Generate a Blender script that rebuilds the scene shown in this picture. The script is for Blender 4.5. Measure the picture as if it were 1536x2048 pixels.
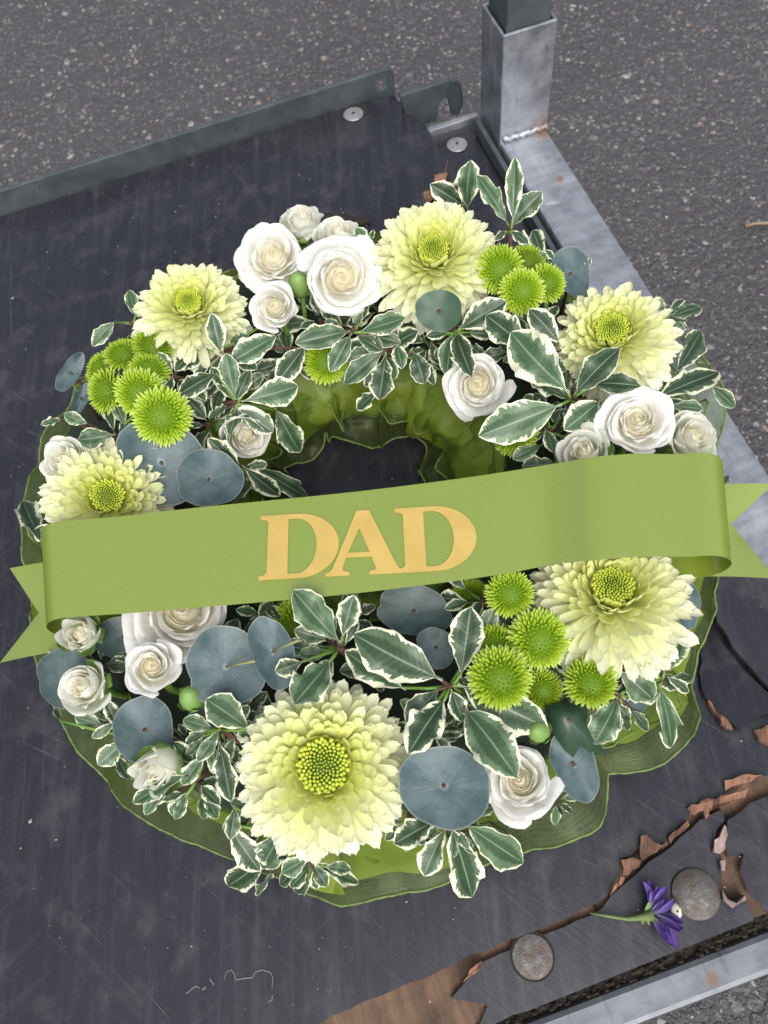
import bpy, bmesh, math, random
import numpy as np
from mathutils import Vector as V, Matrix

for o in list(bpy.data.objects): bpy.data.objects.remove(o)
scn = bpy.context.scene; COL = scn.collection
R = math.radians
rng = random.Random(7)

# ------------------------------------------------------------------ camera
FPX = 1538.0
CAM_R = V((0.94455818, -0.31165875, -0.10333765)).normalized()
CAM_U = V((0.32511481, 0.84370973, 0.42714664)).normalized()
CAM_F = V((0.04593701, 0.43706145, -0.8982578)).normalized()
CAM = V((0, 0, 0.40))
cd = bpy.data.cameras.new('camera'); cam = bpy.data.objects.new('camera', cd); COL.objects.link(cam)
cd.sensor_fit = 'VERTICAL'; cd.sensor_height = 36; cd.lens = 36 * FPX / 2048
cd.clip_start = 0.01; cd.clip_end = 200
cam.matrix_world = Matrix(((CAM_R.x, CAM_U.x, -CAM_F.x, CAM.x), (CAM_R.y, CAM_U.y, -CAM_F.y, CAM.y), (CAM_R.z, CAM_U.z, -CAM_F.z, CAM.z), (0, 0, 0, 1)))
cd.dof.use_dof = True; cd.dof.focus_distance = 0.37; cd.dof.aperture_fstop = 16.0
scn.camera = cam
scn.render.resolution_x = 768; scn.render.resolution_y = 1024

# ------------------------------------------------------------------ sky and sun (overcast)
SUN_EL, SUN_AZ = R(53), R(184)
w = bpy.data.worlds.new('World'); scn.world = w; w.use_nodes = True
nt = w.node_tree; bg = nt.nodes['Background']
sky = nt.nodes.new('ShaderNodeTexSky'); sky.sky_type = 'NISHITA'; sky.sun_disc = False
sky.sun_elevation = SUN_EL; sky.sun_rotation = SUN_AZ; sky.air_density = 1.0; sky.dust_density = 4.0
hs = nt.nodes.new('ShaderNodeHueSaturation'); hs.inputs['Saturation'].default_value = 0.42
nt.links.new(sky.outputs[0], hs.inputs['Color']); nt.links.new(hs.outputs[0], bg.inputs[0]); bg.inputs[1].default_value = 0.135
sl = bpy.data.lights.new('sun', 'SUN'); sl.energy = 1.5; sl.angle = R(44); sl.color = (1, .97, .93)
so = bpy.data.objects.new('sun', sl); COL.objects.link(so)
sd = V((math.sin(SUN_AZ) * math.cos(SUN_EL), math.cos(SUN_AZ) * math.cos(SUN_EL), math.sin(SUN_EL)))
so.rotation_euler = sd.to_track_quat('Z', 'Y').to_euler()
vs = scn.view_settings; vs.view_transform = 'Standard'; vs.look = 'None'; vs.gamma = 1; vs.use_curve_mapping = False
vs.exposure = 0.74

# ------------------------------------------------------------------ pixel -> place
def ray(px, py): return CAM_F + CAM_R * ((px - 768) / FPX) - CAM_U * ((py - 1024) / FPX)
def at(px, py, h=0.0):
    v = ray(px, py); return CAM + v * ((h - CAM.z) / v.z)
def onY(px, py, y):
    v = ray(px, py); return CAM + v * ((y - CAM.y) / v.y)
RC = V((0.006, 0.2)); RM = 0.122
def dome(x, y):
    k = (math.hypot(x - RC.x, y - RC.y) - RM) / 0.086
    return 0.022 + 0.058 * math.sqrt(max(0, 1 - k * k))
def surf(px, py, dz=0.0):            # first point where the view ray meets the wreath's mound
    v = ray(px, py).normalized(); t = (0.16 - CAM.z) / v.z
    for _ in range(400):
        p = CAM + v * t
        if p.z <= dome(p.x, p.y) + dz: return p
        t += 0.0008
    return p
def depth(p): return (p - CAM).dot(CAM_F)
def facing(p, a, b): return ((CAM - p).normalized() + CAM_R * a + CAM_U * b).normalized()

# ------------------------------------------------------------------ materials
def newmat(name):
    m = bpy.data.materials.new(name); m.use_nodes = True; nt = m.node_tree
    return m, nt, nt.nodes['Principled BSDF'], nt.nodes['Material Output']
def N(nt, typ, ins=None, **props):
    n = nt.nodes.new(typ)
    for k, v in props.items(): setattr(n, k, v)
    for k, v in (ins or {}).items():
        if hasattr(v, 'is_output'): nt.links.new(v, n.inputs[k])
        else: n.inputs[k].default_value = v
    return n
def ramp(nt, fac, stops, interp='LINEAR'):
    n = nt.nodes.new('ShaderNodeValToRGB'); n.color_ramp.interpolation = interp
    e = n.color_ramp.elements
    while len(e) < len(stops): e.new(.5)
    for i, (p, c) in enumerate(stops):
        e[i].position = p; e[i].color = (c, c, c, 1) if isinstance(c, (int, float)) else (*c, 1)
    nt.links.new(fac, n.inputs[0]); return n.outputs[0]
def mix(nt, f, a, b, typ='MIX'):
    n = nt.nodes.new('ShaderNodeMix'); n.data_type = 'RGBA'; n.blend_type = typ
    for i, v in ((0, f), (6, a), (7, b)):
        if hasattr(v, 'is_output'): nt.links.new(v, n.inputs[i])
        else: n.inputs[i].default_value = v if i == 0 else (*v, 1) if len(v) == 3 else v
    return n.outputs[2]
def math_(nt, op, a, b=0.0, clamp=False):
    n = nt.nodes.new('ShaderNodeMath'); n.operation = op; n.use_clamp = clamp
    for i, v in ((0, a), (1, b)):
        if hasattr(v, 'is_output'): nt.links.new(v, n.inputs[i])
        else: n.inputs[i].default_value = v
    return n.outputs[0]
def noise(nt, vec, scale, detail=4, rough=.55, dist=0.0):
    n = N(nt, 'ShaderNodeTexNoise', {'Scale': scale, 'Detail': detail, 'Roughness': rough, 'Distortion': dist})
    if vec is not None: nt.links.new(vec, n.inputs['Vector'])
    return n.outputs['Fac']
def mapping(nt, vec, scale=(1, 1, 1), rot=(0, 0, 0), loc=(0, 0, 0)):
    n = N(nt, 'ShaderNodeMapping', {'Scale': scale, 'Rotation': rot, 'Location': loc}); nt.links.new(vec, n.inputs['Vector']); return n.outputs[0]
def objco(nt): return nt.nodes.new('ShaderNodeTexCoord').outputs['Object']
def bump(nt, bsdf, h, strength=.3, dist=.001):
    n = N(nt, 'ShaderNodeBump', {'Strength': strength, 'Distance': dist, 'Height': h}); nt.links.new(n.outputs[0], bsdf.inputs['Normal']); return n
def link(nt, a, b): nt.links.new(a, b)

def m_petal(name, transl=.28, rough=.6, tint=None):
    m, nt, b, out = newmat(name)
    at_ = N(nt, 'ShaderNodeAttribute', attribute_name='Col')
    rnd = nt.nodes.new('ShaderNodeObjectInfo').outputs['Random']
    k = N(nt, 'ShaderNodeMapRange', {'Value': rnd, 3: .88, 4: 1.06}).outputs[0]
    c = mix(nt, 1.0, at_.outputs['Color'], k, 'MULTIPLY')
    uv = N(nt, 'ShaderNodeUVMap', uv_map='UVMap').outputs[0]
    veins = noise(nt, mapping(nt, uv, (16, 1.2, 1)), 1.0, 3)
    c = mix(nt, 1.0, c, ramp(nt, veins, [(.3, .9), (.7, 1.0)]), 'MULTIPLY')
    link(nt, c, b.inputs['Base Color']); b.inputs['Roughness'].default_value = rough
    b.inputs['Specular IOR Level'].default_value = .25
    bump(nt, b, veins, .25, .0006)
    t = N(nt, 'ShaderNodeBsdfTranslucent', {'Color': c})
    ms = N(nt, 'ShaderNodeMixShader', {0: transl, 1: b.outputs[0], 2: t.outputs[0]})
    link(nt, ms.outputs[0], out.inputs['Surface']); return m
M_PETAL = m_petal('flower_petal', .40); M_ROSE = m_petal('rose_petal', .50, .5)
M_SANT = m_petal('button_petal', .2, .55)

def m_leaf():
    m, nt, b, out = newmat('variegated_leaf')
    uv = N(nt, 'ShaderNodeUVMap', uv_map='UVMap').outputs[0]
    s = N(nt, 'ShaderNodeSeparateXYZ', {0: uv}); u, v = s.outputs[0], s.outputs[1]
    rnd = nt.nodes.new('ShaderNodeObjectInfo').outputs['Random']
    x = math_(nt, 'ABSOLUTE', math_(nt, 'MULTIPLY', math_(nt, 'SUBTRACT', u, .5), 2.0))
    off = math_(nt, 'MULTIPLY', rnd, 57.0)
    sv = math_(nt, 'SUBTRACT', v, math_(nt, 'MULTIPLY', x, .13))          # slanted like the side veins
    cv = N(nt, 'ShaderNodeCombineXYZ', {0: math_(nt, 'MULTIPLY', u, 2.4), 1: math_(nt, 'MULTIPLY', sv, 15.0), 2: off}).outputs[0]
    n1 = noise(nt, cv, 1.0, 3, .6)
    cv2 = N(nt, 'ShaderNodeCombineXYZ', {0: math_(nt, 'MULTIPLY', u, 1.2), 1: math_(nt, 'MULTIPLY', v, 1.6), 2: math_(nt, 'ADD', off, 9.0)}).outputs[0]
    n2 = noise(nt, cv2, 1.4, 2)
    e = math_(nt, 'ADD', x, math_(nt, 'MULTIPLY', math_(nt, 'SUBTRACT', n1, .5), .95))
    e = math_(nt, 'ADD', e, math_(nt, 'MULTIPLY', math_(nt, 'SUBTRACT', n2, .5), .75))
    tip = math_(nt, 'POWER', math_(nt, 'ABSOLUTE', math_(nt, 'SUBTRACT', math_(nt, 'MULTIPLY', v, 2.0), 1.0)), 6.0)
    e = math_(nt, 'ADD', e, math_(nt, 'MULTIPLY', tip, .25))
    e = math_(nt, 'ADD', e, math_(nt, 'MULTIPLY', math_(nt, 'SUBTRACT', N(nt, 'ShaderNodeMath', {0: math_(nt, 'MULTIPLY', rnd, 17.3)}, operation='FRACT').outputs[0], .68), .34))
    marg = ramp(nt, e, [(.74, 0.0), (.78, 1.0)])
    edge = ramp(nt, math_(nt, 'ADD', x, math_(nt, 'MULTIPLY', math_(nt, 'SUBTRACT', n1, .5), .16)), [(.91, 0.0), (.94, 1.0)])
    marg = math_(nt, 'MAXIMUM', marg, edge)
    mid = ramp(nt, math_(nt, 'ADD', x, math_(nt, 'MULTIPLY', math_(nt, 'SUBTRACT', n1, .5), .5)), [(.42, 0.0), (.55, 1.0)])
    g = mix(nt, mid, (.030, .062, .028), (.080, .125, .066))
    k = N(nt, 'ShaderNodeMapRange', {'Value': rnd, 3: .75, 4: 1.6}).outputs[0]
    g = mix(nt, 1.0, g, k, 'MULTIPLY')
    vein = N(nt, 'ShaderNodeTexWave', {'Vector': N(nt, 'ShaderNodeCombineXYZ', {1: sv}).outputs[0], 'Scale': 4.2, 'Distortion': 0.0}, bands_direction='Y').outputs['Fac']
    g = mix(nt, ramp(nt, vein, [(.93, 0.0), (1.0, .07)]), g, (.20, .28, .19))
    g = mix(nt, ramp(nt, x, [(.025, .6), (.06, 0.0)]), g, (.26, .34, .22))
    n3 = noise(nt, cv, 4.0, 2)
    cream = mix(nt, n3, (.60, .64, .42), (.76, .77, .60))
    c = mix(nt, marg, g, cream)
    link(nt, c, b.inputs['Base Color']); b.inputs['Roughness'].default_value = .42
    b.inputs['Specular IOR Level'].default_value = .45
    hgt = math_(nt, 'ADD', math_(nt, 'MULTIPLY', vein, .25), math_(nt, 'MULTIPLY', n1, .8)); bump(nt, b, hgt, .25, .0006)
    t = N(nt, 'ShaderNodeBsdfTranslucent', {'Color': c})
    ms = N(nt, 'ShaderNodeMixShader', {0: .15, 1: b.outputs[0], 2: t.outputs[0]})
    link(nt, ms.outputs[0], out.inputs['Surface']); return m
M_LEAF = m_leaf()

def m_euc(dark=0.0):
    m, nt, b, out = newmat('eucalyptus_leaf')
    uv = N(nt, 'ShaderNodeUVMap', uv_map='UVMap').outputs[0]
    s = N(nt, 'ShaderNodeSeparateXYZ', {0: uv}); th, r = s.outputs[0], s.outputs[1]
    rnd = nt.nodes.new('ShaderNodeObjectInfo').outputs['Random']; off = math_(nt, 'MULTIPLY', rnd, 31.0)
    oc = objco(nt)
    a = math_(nt, 'MULTIPLY', th, 2 * math.pi)
    cv = N(nt, 'ShaderNodeCombineXYZ', {0: math_(nt, 'MULTIPLY', math_(nt, 'COSINE', a), 7.0), 1: math_(nt, 'MULTIPLY', math_(nt, 'SINE', a), 7.0), 2: math_(nt, 'ADD', math_(nt, 'MULTIPLY', r, .8), off)}).outputs[0]
    nv = noise(nt, cv, 1.3, 3)
    sp = N(nt, 'ShaderNodeCombineXYZ', {2: off}).outputs[0]
    oc2 = N(nt, 'ShaderNodeVectorMath', {0: oc, 1: sp}, operation='ADD').outputs[0]
    n2 = noise(nt, oc2, 2.2, 5, .6)
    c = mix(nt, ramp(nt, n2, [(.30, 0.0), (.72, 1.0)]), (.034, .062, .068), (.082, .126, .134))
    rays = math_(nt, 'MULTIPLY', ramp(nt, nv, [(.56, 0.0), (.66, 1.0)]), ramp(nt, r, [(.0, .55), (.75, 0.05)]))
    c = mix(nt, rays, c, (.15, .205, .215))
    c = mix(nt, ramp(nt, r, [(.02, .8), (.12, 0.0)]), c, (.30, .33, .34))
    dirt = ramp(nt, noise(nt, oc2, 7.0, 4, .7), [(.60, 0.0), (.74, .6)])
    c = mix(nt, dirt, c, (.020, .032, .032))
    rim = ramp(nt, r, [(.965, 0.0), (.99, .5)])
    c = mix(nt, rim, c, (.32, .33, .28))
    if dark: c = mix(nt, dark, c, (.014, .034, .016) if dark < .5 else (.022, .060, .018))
    link(nt, c, b.inputs['Base Color']); b.inputs['Roughness'].default_value = .5
    bump(nt, b, math_(nt, 'ADD', nv, n2), .2, .0008)
    return m
M_EUC = [m_euc(), m_euc(.3), m_euc(.8)]

def m_plain(name, col, rough=.6, var=.25, scale=40, metal=0.0, spec=.4):
    m, nt, b, out = newmat(name); n = noise(nt, objco(nt), scale, 4)
    c = mix(nt, n, tuple(x * (1 - var) for x in col), tuple(min(1, x * (1 + var)) for x in col))
    link(nt, c, b.inputs['Base Color']); b.inputs['Roughness'].default_value = rough; b.inputs['Metallic'].default_value = metal
    b.inputs['Specular IOR Level'].default_value = spec
    bump(nt, b, n, .2, .0005); return m
M_STEM = m_plain('woody_stem', (.07, .035, .025), .6)
M_GSTEM = m_plain('green_stem', (.13, .24, .04), .5)
M_ESTEM = m_plain('eucalyptus_stem', (.20, .20, .09), .6)
M_FOAM = m_plain('floral_foam', (.012, .022, .010), .9, .4, 90)
M_IVY = m_plain('ivy_leaf', (.018, .045, .022), .38, .35, 60)
M_CALYX = m_plain('calyx', (.16, .27, .07), .5, .3, 60)

def m_organza():
    m, nt, b, out = newmat('organza')
    uv = N(nt, 'ShaderNodeUVMap', uv_map='UVMap').outputs[0]
    oc = objco(nt)
    wv = N(nt, 'ShaderNodeTexWave', {'Vector': mapping(nt, uv, (60, 9, 1)), 'Scale': 1.0, 'Distortion': 6.0, 'Detail': 1.0}, bands_direction='Y').outputs['Fac']
    n = noise(nt, oc, 60, 3)
    c = mix(nt, n, (.080, .120, .012), (.18, .245, .034))
    d = N(nt, 'ShaderNodeBsdfDiffuse', {'Color': c}); t = N(nt, 'ShaderNodeBsdfTranslucent', {'Color': c})
    g = N(nt, 'ShaderNodeBsdfGlossy', {'Color': (.42, .5, .28, 1), 'Roughness': .4})
    s1 = N(nt, 'ShaderNodeMixShader', {0: .4, 1: d.outputs[0], 2: t.outputs[0]})
    s2 = N(nt, 'ShaderNodeMixShader', {0: .14, 1: s1.outputs[0], 2: g.outputs[0]})
    lw = N(nt, 'ShaderNodeLayerWeight', {'Blend': .35}).outputs['Facing']
    op = math_(nt, 'ADD', math_(nt, 'MULTIPLY', lw, .5), math_(nt, 'ADD', math_(nt, 'MULTIPLY', noise(nt, mapping(nt, uv, (75, 2, 1)), 1.0, 4, .65), .62), math_(nt, 'ADD', -.18, math_(nt, 'MULTIPLY', wv, .12))), True)
    tr = N(nt, 'ShaderNodeBsdfTransparent', {'Color': (.93, .98, .86, 1)})
    ms = N(nt, 'ShaderNodeMixShader', {0: op, 1: tr.outputs[0], 2: s2.outputs[0]})
    link(nt, ms.outputs[0], out.inputs['Surface']); return m
M_ORG = m_organza()
M_HEM = m_plain('organza_hem', (.115, .165, .045), .6, .35, 300)

def m_satin():
    m, nt, b, out = newmat('satin_ribbon')
    uv = N(nt, 'ShaderNodeUVMap', uv_map='UVMap').outputs[0]
    n = noise(nt, mapping(nt, uv, (240, 5, 1)), 1.0, 3)
    c = mix(nt, n, (.078, .118, .008), (.155, .205, .022))
    link(nt, c, b.inputs['Base Color']); b.inputs['Roughness'].default_value = .5
    b.inputs['Specular IOR Level'].default_value = .35
    bump(nt, b, n, .2, .0005)
    return m
M_SATIN = m_satin()

def m_sash():
    m, nt, b, out = newmat('sash_ribbon'); oc = objco(nt)
    n = noise(nt, oc, 900, 2, .6); n2 = noise(nt, oc, 30, 2)
    c = mix(nt, n, (.128, .185, .010), (.195, .250, .028))
    link(nt, c, b.inputs['Base Color'])
    b.inputs['Metallic'].default_value = 0.0; b.inputs['Roughness'].default_value = .5
    b.inputs['Specular IOR Level'].default_value = .2
    b.inputs['Sheen Weight'].default_value = .0
    bp = bump(nt, b, math_(nt, 'ADD', math_(nt, 'MULTIPLY', n, .25), math_(nt, 'MULTIPLY', n2, .25)), .2, .0004)
    g = N(nt, 'ShaderNodeBsdfGlossy', {'Color': (.92, .95, .70, 1), 'Roughness': .30}); link(nt, bp.outputs[0], g.inputs['Normal'])
    ms = N(nt, 'ShaderNodeMixShader', {0: .16, 1: b.outputs[0], 2: g.outputs[0]}); link(nt, ms.outputs[0], out.inputs['Surface']); return m
M_SASH = m_sash()
def m_gold():
    m, nt, b, out = newmat('gold_foil'); oc = objco(nt)
    n = noise(nt, mapping(nt, oc, (60, 60, 60)), 1.2, 2)
    link(nt, mix(nt, n, (.50, .345, .085), (.66, .48, .155)), b.inputs['Base Color'])
    b.inputs['Metallic'].default_value = .4; b.inputs['Roughness'].default_value = .40; b.inputs['Specular IOR Level'].default_value = .3
    bump(nt, b, n, .12, .0006); return m
M_GOLD = m_gold()

def m_film():
    m, nt, b, out = newmat('film_faced_board'); oc = objco(nt)
    n1 = noise(nt, oc, 7, 6, .6); n2 = noise(nt, oc, 45, 5, .65)
    def streak(ang, s1, s2): return noise(nt, mapping(nt, mapping(nt, oc, (1, 1, 1), (0, 0, R(ang))), (s1, s2, 1)), 1.0, 5, .65)
    sa, sb, sc = streak(14, 170, 14), streak(63, 240, 20), streak(-35, 420, 12)
    c = mix(nt, n1, (.0075, .0076, .0115), (.0165, .0165, .024))
    c = mix(nt, ramp(nt, sa, [(.50, 0.0), (.76, .55)]), c, (.042, .042, .052))
    c = mix(nt, ramp(nt, sb, [(.57, 0.0), (.77, .4)]), c, (.046, .046, .055))
    c = mix(nt, ramp(nt, sc, [(.60, 0.0), (.74, .5)]), c, (.065, .063, .070))
    c = mix(nt, ramp(nt, n2, [(.52, 0.0), (.8, .55)]), c, (.075, .072, .074))
    brn = math_(nt, 'MULTIPLY', noise(nt, oc, 11, 4, .7), noise(nt, mapping(nt, oc, (1, 1, 1), (0, 0, 0), (5, 3, 0)), 4, 2))
    c = mix(nt, ramp(nt, brn, [(.34, 0.0), (.46, .35)]), c, (.06, .050, .043))
    fine = noise(nt, oc, 420, 2)
    c = mix(nt, ramp(nt, fine, [(.70, 0.0), (.78, .5)]), c, (.16, .155, .155))
    patch = ramp(nt, noise(nt, oc, 13, 3, .6), [(.42, 0.0), (.62, 1.0)])
    for ang, s1, s2, lo in ((8, 900, 6, .63), (-50, 800, 7, .65), (37, 1000, 8, .66), (81, 850, 6, .65)):
        c = mix(nt, math_(nt, 'MULTIPLY', patch, ramp(nt, streak(ang, s1, s2), [(lo - .01, 0.0), (lo + .09, .7)])), c, (.105, .104, .116))
    link(nt, c, b.inputs['Base Color'])
    link(nt, ramp(nt, math_(nt, 'ADD', math_(nt, 'MULTIPLY', n1, .5), math_(nt, 'MULTIPLY', sa, .5)), [(.3, .20), (.7, .36)]), b.inputs['Roughness'])
    b.inputs['Specular IOR Level'].default_value = .55
    h = math_(nt, 'ADD', math_(nt, 'MULTIPLY', sa, .6), math_(nt, 'ADD', sc, math_(nt, 'MULTIPLY', n2, .8)))
    bump(nt, b, h, .16, .0006); return m
M_FILM = m_film()
def m_wood(name, c1, c2, sx=18, sy=330, rot=0):
    m, nt, b, out = newmat(name); oc = objco(nt)
    v = mapping(nt, mapping(nt, oc, (1, 1, 1), (0, 0, R(rot))), (sy, sx, 40))
    n = noise(nt, v, 1.0, 5, .65); n2 = noise(nt, oc, 35, 4)
    c = mix(nt, n, c1, c2); c = mix(nt, ramp(nt, n2, [(.46, 0.0), (.66, .85)]), c, tuple(x * .35 for x in c1))
    c = mix(nt, ramp(nt, noise(nt, mapping(nt, mapping(nt, oc, (1, 1, 1), (0, 0, R(rot))), (sy * .35, 3, 40)), 1.0, 2), [(.62, 0.0), (.68, .8)]), c, tuple(x * .2 for x in c1))
    link(nt, c, b.inputs['Base Color']); b.inputs['Roughness'].default_value = .8
    bump(nt, b, n, .8, .002); return m
M_CORE = m_wood('exposed_plywood', (.045, .026, .016), (.21, .125, .075))
M_SPLINT = m_wood('splintered_wood', (.13, .055, .032), (.36, .19, .12), 20, 500, 30)
M_TORN = m_wood('torn_board_edge', (.12, .065, .045), (.36, .24, .18), 60, 400, 20)

def m_zinc(name, base, dark, rust=(), metal=.75, rough=.42):
    m, nt, b, out = newmat(name); oc = objco(nt)
    n1 = noise(nt, oc, 55, 5, .6); n2 = noise(nt, mapping(nt, oc, (8, 60, 8)), 3.0, 4)
    vor = N(nt, 'ShaderNodeTexVoronoi', {'Vector': oc, 'Scale': 170.0}).outputs['Color']
    vv = N(nt, 'ShaderNodeSeparateXYZ', {0: vor}).outputs[0]
    f = math_(nt, 'ADD', math_(nt, 'MULTIPLY', n1, .6), math_(nt, 'ADD', math_(nt, 'MULTIPLY', n2, .35), math_(nt, 'MULTIPLY', vv, .08)))
    c = mix(nt, ramp(nt, f, [(.35, 0.0), (.65, 1.0)]), dark, base)
    mt = None
    for (p, rad) in rust:
        d = N(nt, 'ShaderNodeVectorMath', {0: oc, 1: p}, operation='DISTANCE').outputs['Value']
        k = ramp(nt, math_(nt, 'ADD', math_(nt, 'DIVIDE', d, rad), math_(nt, 'MULTIPLY', math_(nt, 'SUBTRACT', n1, .5), 1.6)), [(.35, .85), (.95, 0.0)])
        c = mix(nt, k, c, (.15, .075, .035)); mt = k if mt is None else math_(nt, 'MAXIMUM', mt, k)
    sc = noise(nt, mapping(nt, oc, (300, 20, 60), (0, 0, .4)), 1.0, 3)
    c = mix(nt, ramp(nt, sc, [(.64, 0.0), (.74, .5)]), c, tuple(x * .45 for x in dark))
    link(nt, c, b.inputs['Base Color'])
    if mt is not None: link(nt, math_(nt, 'MULTIPLY', math_(nt, 'SUBTRACT', 1.0, mt), metal), b.inputs['Metallic'])
    else: b.inputs['Metallic'].default_value = metal
    link(nt, ramp(nt, n1, [(.3, rough - .08), (.7, rough + .14)]), b.inputs['Roughness'])
    bump(nt, b, f, .25, .0008); return m
M_RAIL = m_zinc('galvanised_rail', (.42, .44, .48), (.24, .255, .28), [((.227, .446, 0), .010), ((.219, .397, 0), .006)])
M_SOCK = m_zinc('galvanised_socket', (.42, .435, .47), (.21, .225, .245), [((.229, .449, .004), .014)], .8, .4)
M_FLANGE = m_zinc('weathered_flange', (.088, .105, .112), (.045, .057, .062), (), .4, .5)
def m_bolt():
    m, nt, b, out = newmat('rusted_bolt'); oc = objco(nt)
    n1 = noise(nt, oc, 260, 6, .7); n2 = noise(nt, oc, 900, 3, .7)
    c = ramp(nt, n1, [(.30, (.040, .032, .028)), (.44, (.085, .058, .042)), (.52, (.095, .088, .086)), (.70, (.19, .185, .185))])
    c = mix(nt, ramp(nt, n2, [(.58, 0.0), (.75, .5)]), c, (.05, .04, .034))
    link(nt, c, b.inputs['Base Color']); link(nt, ramp(nt, n1, [(.45, .05), (.6, .6)]), b.inputs['Metallic']); b.inputs['Roughness'].default_value = .52
    bump(nt, b, math_(nt, 'ADD', n1, n2), .5, .0008); return m
M_BOLT = m_bolt()
M_RIVET = m_zinc('rivet_steel', (.38, .38, .39), (.24, .24, .25), (), .6, .42)
M_FRAIL = m_zinc('front_rail_steel', (.17, .18, .20), (.09, .097, .108), [((.085, -.070, -.006), .004)], .75, .42)
M_DIRT = m_plain('dark_dirt', (.022, .017, .013), .95, .6, 200)

def m_asphalt():
    m, nt, b, out = newmat('asphalt'); oc = objco(nt)
    wob = N(nt, 'ShaderNodeTexNoise', {'Vector': oc, 'Scale': 200.0, 'Detail': 2.0})
    vec = N(nt, 'ShaderNodeVectorMath', {0: oc, 1: N(nt, 'ShaderNodeVectorMath', {0: wob.outputs['Color'], 3: .006}, operation='SCALE').outputs[0]}, operation='ADD').outputs[0]
    c = mix(nt, noise(nt, oc, 4, 4), (.032, .030, .033), (.064, .060, .064))
    h = None
    for sc, lo, amt, big in ((95, .86, .9, 1.0), (170, .60, .9, .6), (380, .45, .85, .35)):
        vn = N(nt, 'ShaderNodeTexVoronoi', {'Vector': vec, 'Scale': float(sc), 'Randomness': 1.0})
        s = N(nt, 'ShaderNodeSeparateXYZ', {0: vn.outputs['Color']})
        sel = ramp(nt, s.outputs[0], [(lo, 0.0), (min(1, lo + .03), amt)])
        inside = ramp(nt, vn.outputs['Distance'], [(.32, 1.0), (.48, 0.0)])
        k = math_(nt, 'MULTIPLY', sel, inside)
        stone = ramp(nt, s.outputs[1], [(0, (.028, .026, .029)), (.45, (.080, .076, .081)), (.80, (.135, .128, .132)), (.93, (.34, .325, .31)), (1, (.26, .17, .11))])
        c = mix(nt, k, c, stone)
        hh = math_(nt, 'MULTIPLY', inside, big); h = hh if h is None else math_(nt, 'ADD', h, hh)
    fine = noise(nt, oc, 700, 3)
    c = mix(nt, 1.0, c, ramp(nt, fine, [(.3, .75), (.7, 1.25)]), 'MULTIPLY')
    c = mix(nt, ramp(nt, noise(nt, oc, 900, 1), [(.73, 0.0), (.76, .8)]), c, (.42, .40, .38))
    link(nt, c, b.inputs['Base Color']); b.inputs['Roughness'].default_value = .62
    bump(nt, b, math_(nt, 'ADD', h, math_(nt, 'MULTIPLY', fine, .6)), .55, .003); return m
M_ASPH = m_asphalt()
M_PEB = m_plain('pebble', (.185, .172, .16), .7, .5, 60)

# ------------------------------------------------------------------ object helpers
def mesh(name, verts, faces, mat=None, cols=None, uvs=None, smooth=True):
    me = bpy.data.meshes.new(name); me.from_pydata([tuple(v) for v in verts], [], faces)
    if cols is not None:
        a = me.color_attributes.new('Col', 'FLOAT_COLOR', 'POINT')
        a.data.foreach_set('color', [x for c in cols for x in (*c, 1)])
    if uvs is not None:
        l = me.uv_layers.new(name='UVMap')
        l.data.foreach_set('uv', [x for lp in me.loops for x in uvs[lp.vertex_index]])
    if smooth: me.polygons.foreach_set('use_smooth', [True] * len(me.polygons))
    if mat: me.materials.append(mat)
    return me
def obj(name, me, parent=None, mw=None, local=True):
    o = bpy.data.objects.new(name, me); COL.objects.link(o)
    if parent: o.parent = parent
    if mw is not None: o.matrix_basis = mw
    return o
def tag(o, label=None, cat=None, group=None, kind=None):
    for k, v in (('label', label), ('category', cat), ('group', group), ('kind', kind)):
        if v: o[k] = v
    return o
def thing(name, loc, label, cat, group=None, rot=None):
    o = bpy.data.objects.new(name, None); COL.objects.link(o); o.empty_display_size = .01
    o.matrix_world = Matrix.Translation(loc) @ (rot.to_4x4() if rot else Matrix.Identity(4))
    return tag(o, label, cat, group)
def frame(n, spin=0.0):
    n = n.normalized(); x = V((0, 0, 1)).cross(n)
    if x.length < 1e-3: x = V((1, 0, 0))
    x.normalize(); y = n.cross(x)
    return Matrix((x, y, n)).transposed() @ Matrix.Rotation(spin, 3, 'Z')
def basis(loc, x, y, z): return Matrix(((x.x, y.x, z.x, loc.x), (x.y, y.y, z.y, loc.y), (x.z, y.z, z.z, loc.z), (0, 0, 0, 1)))
def grid(nu, nv, f):
    vs, fs, uv = [], [], []
    for j in range(nv + 1):
        for i in range(nu + 1):
            vs.append(f(i / nu, j / nv)); uv.append((i / nu, j / nv))
    for j in range(nv):
        for i in range(nu):
            a = j * (nu + 1) + i; fs.append((a, a + 1, a + nu + 2, a + nu + 1))
    return vs, fs, uv
def tube(pts, rad, seg=7):
    vs, fs = [], []; n = len(pts); pts = [V(p) for p in pts]
    for i, p in enumerate(pts):
        d = (pts[min(i + 1, n - 1)] - pts[max(i - 1, 0)]).normalized()
        x = d.cross(V((.31, .2, .93))).normalized(); y = d.cross(x)
        r = rad[i] if isinstance(rad, (list, tuple)) else rad
        for k in range(seg):
            a = 2 * math.pi * k / seg; vs.append(p + x * (r * math.cos(a)) + y * (r * math.sin(a)))
    for i in range(n - 1):
        for k in range(seg):
            a = i * seg + k; b = i * seg + (k + 1) % seg; fs.append((a, b, b + seg, a + seg))
    fs.append(tuple(range(seg))[::-1]); fs.append(tuple((n - 1) * seg + k for k in range(seg)))
    return vs, fs
def bevel_mod(o, w, seg=2):
    m = o.modifiers.new('bevel', 'BEVEL'); m.width = w; m.segments = seg; m.limit_method = 'ANGLE'; return o
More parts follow.
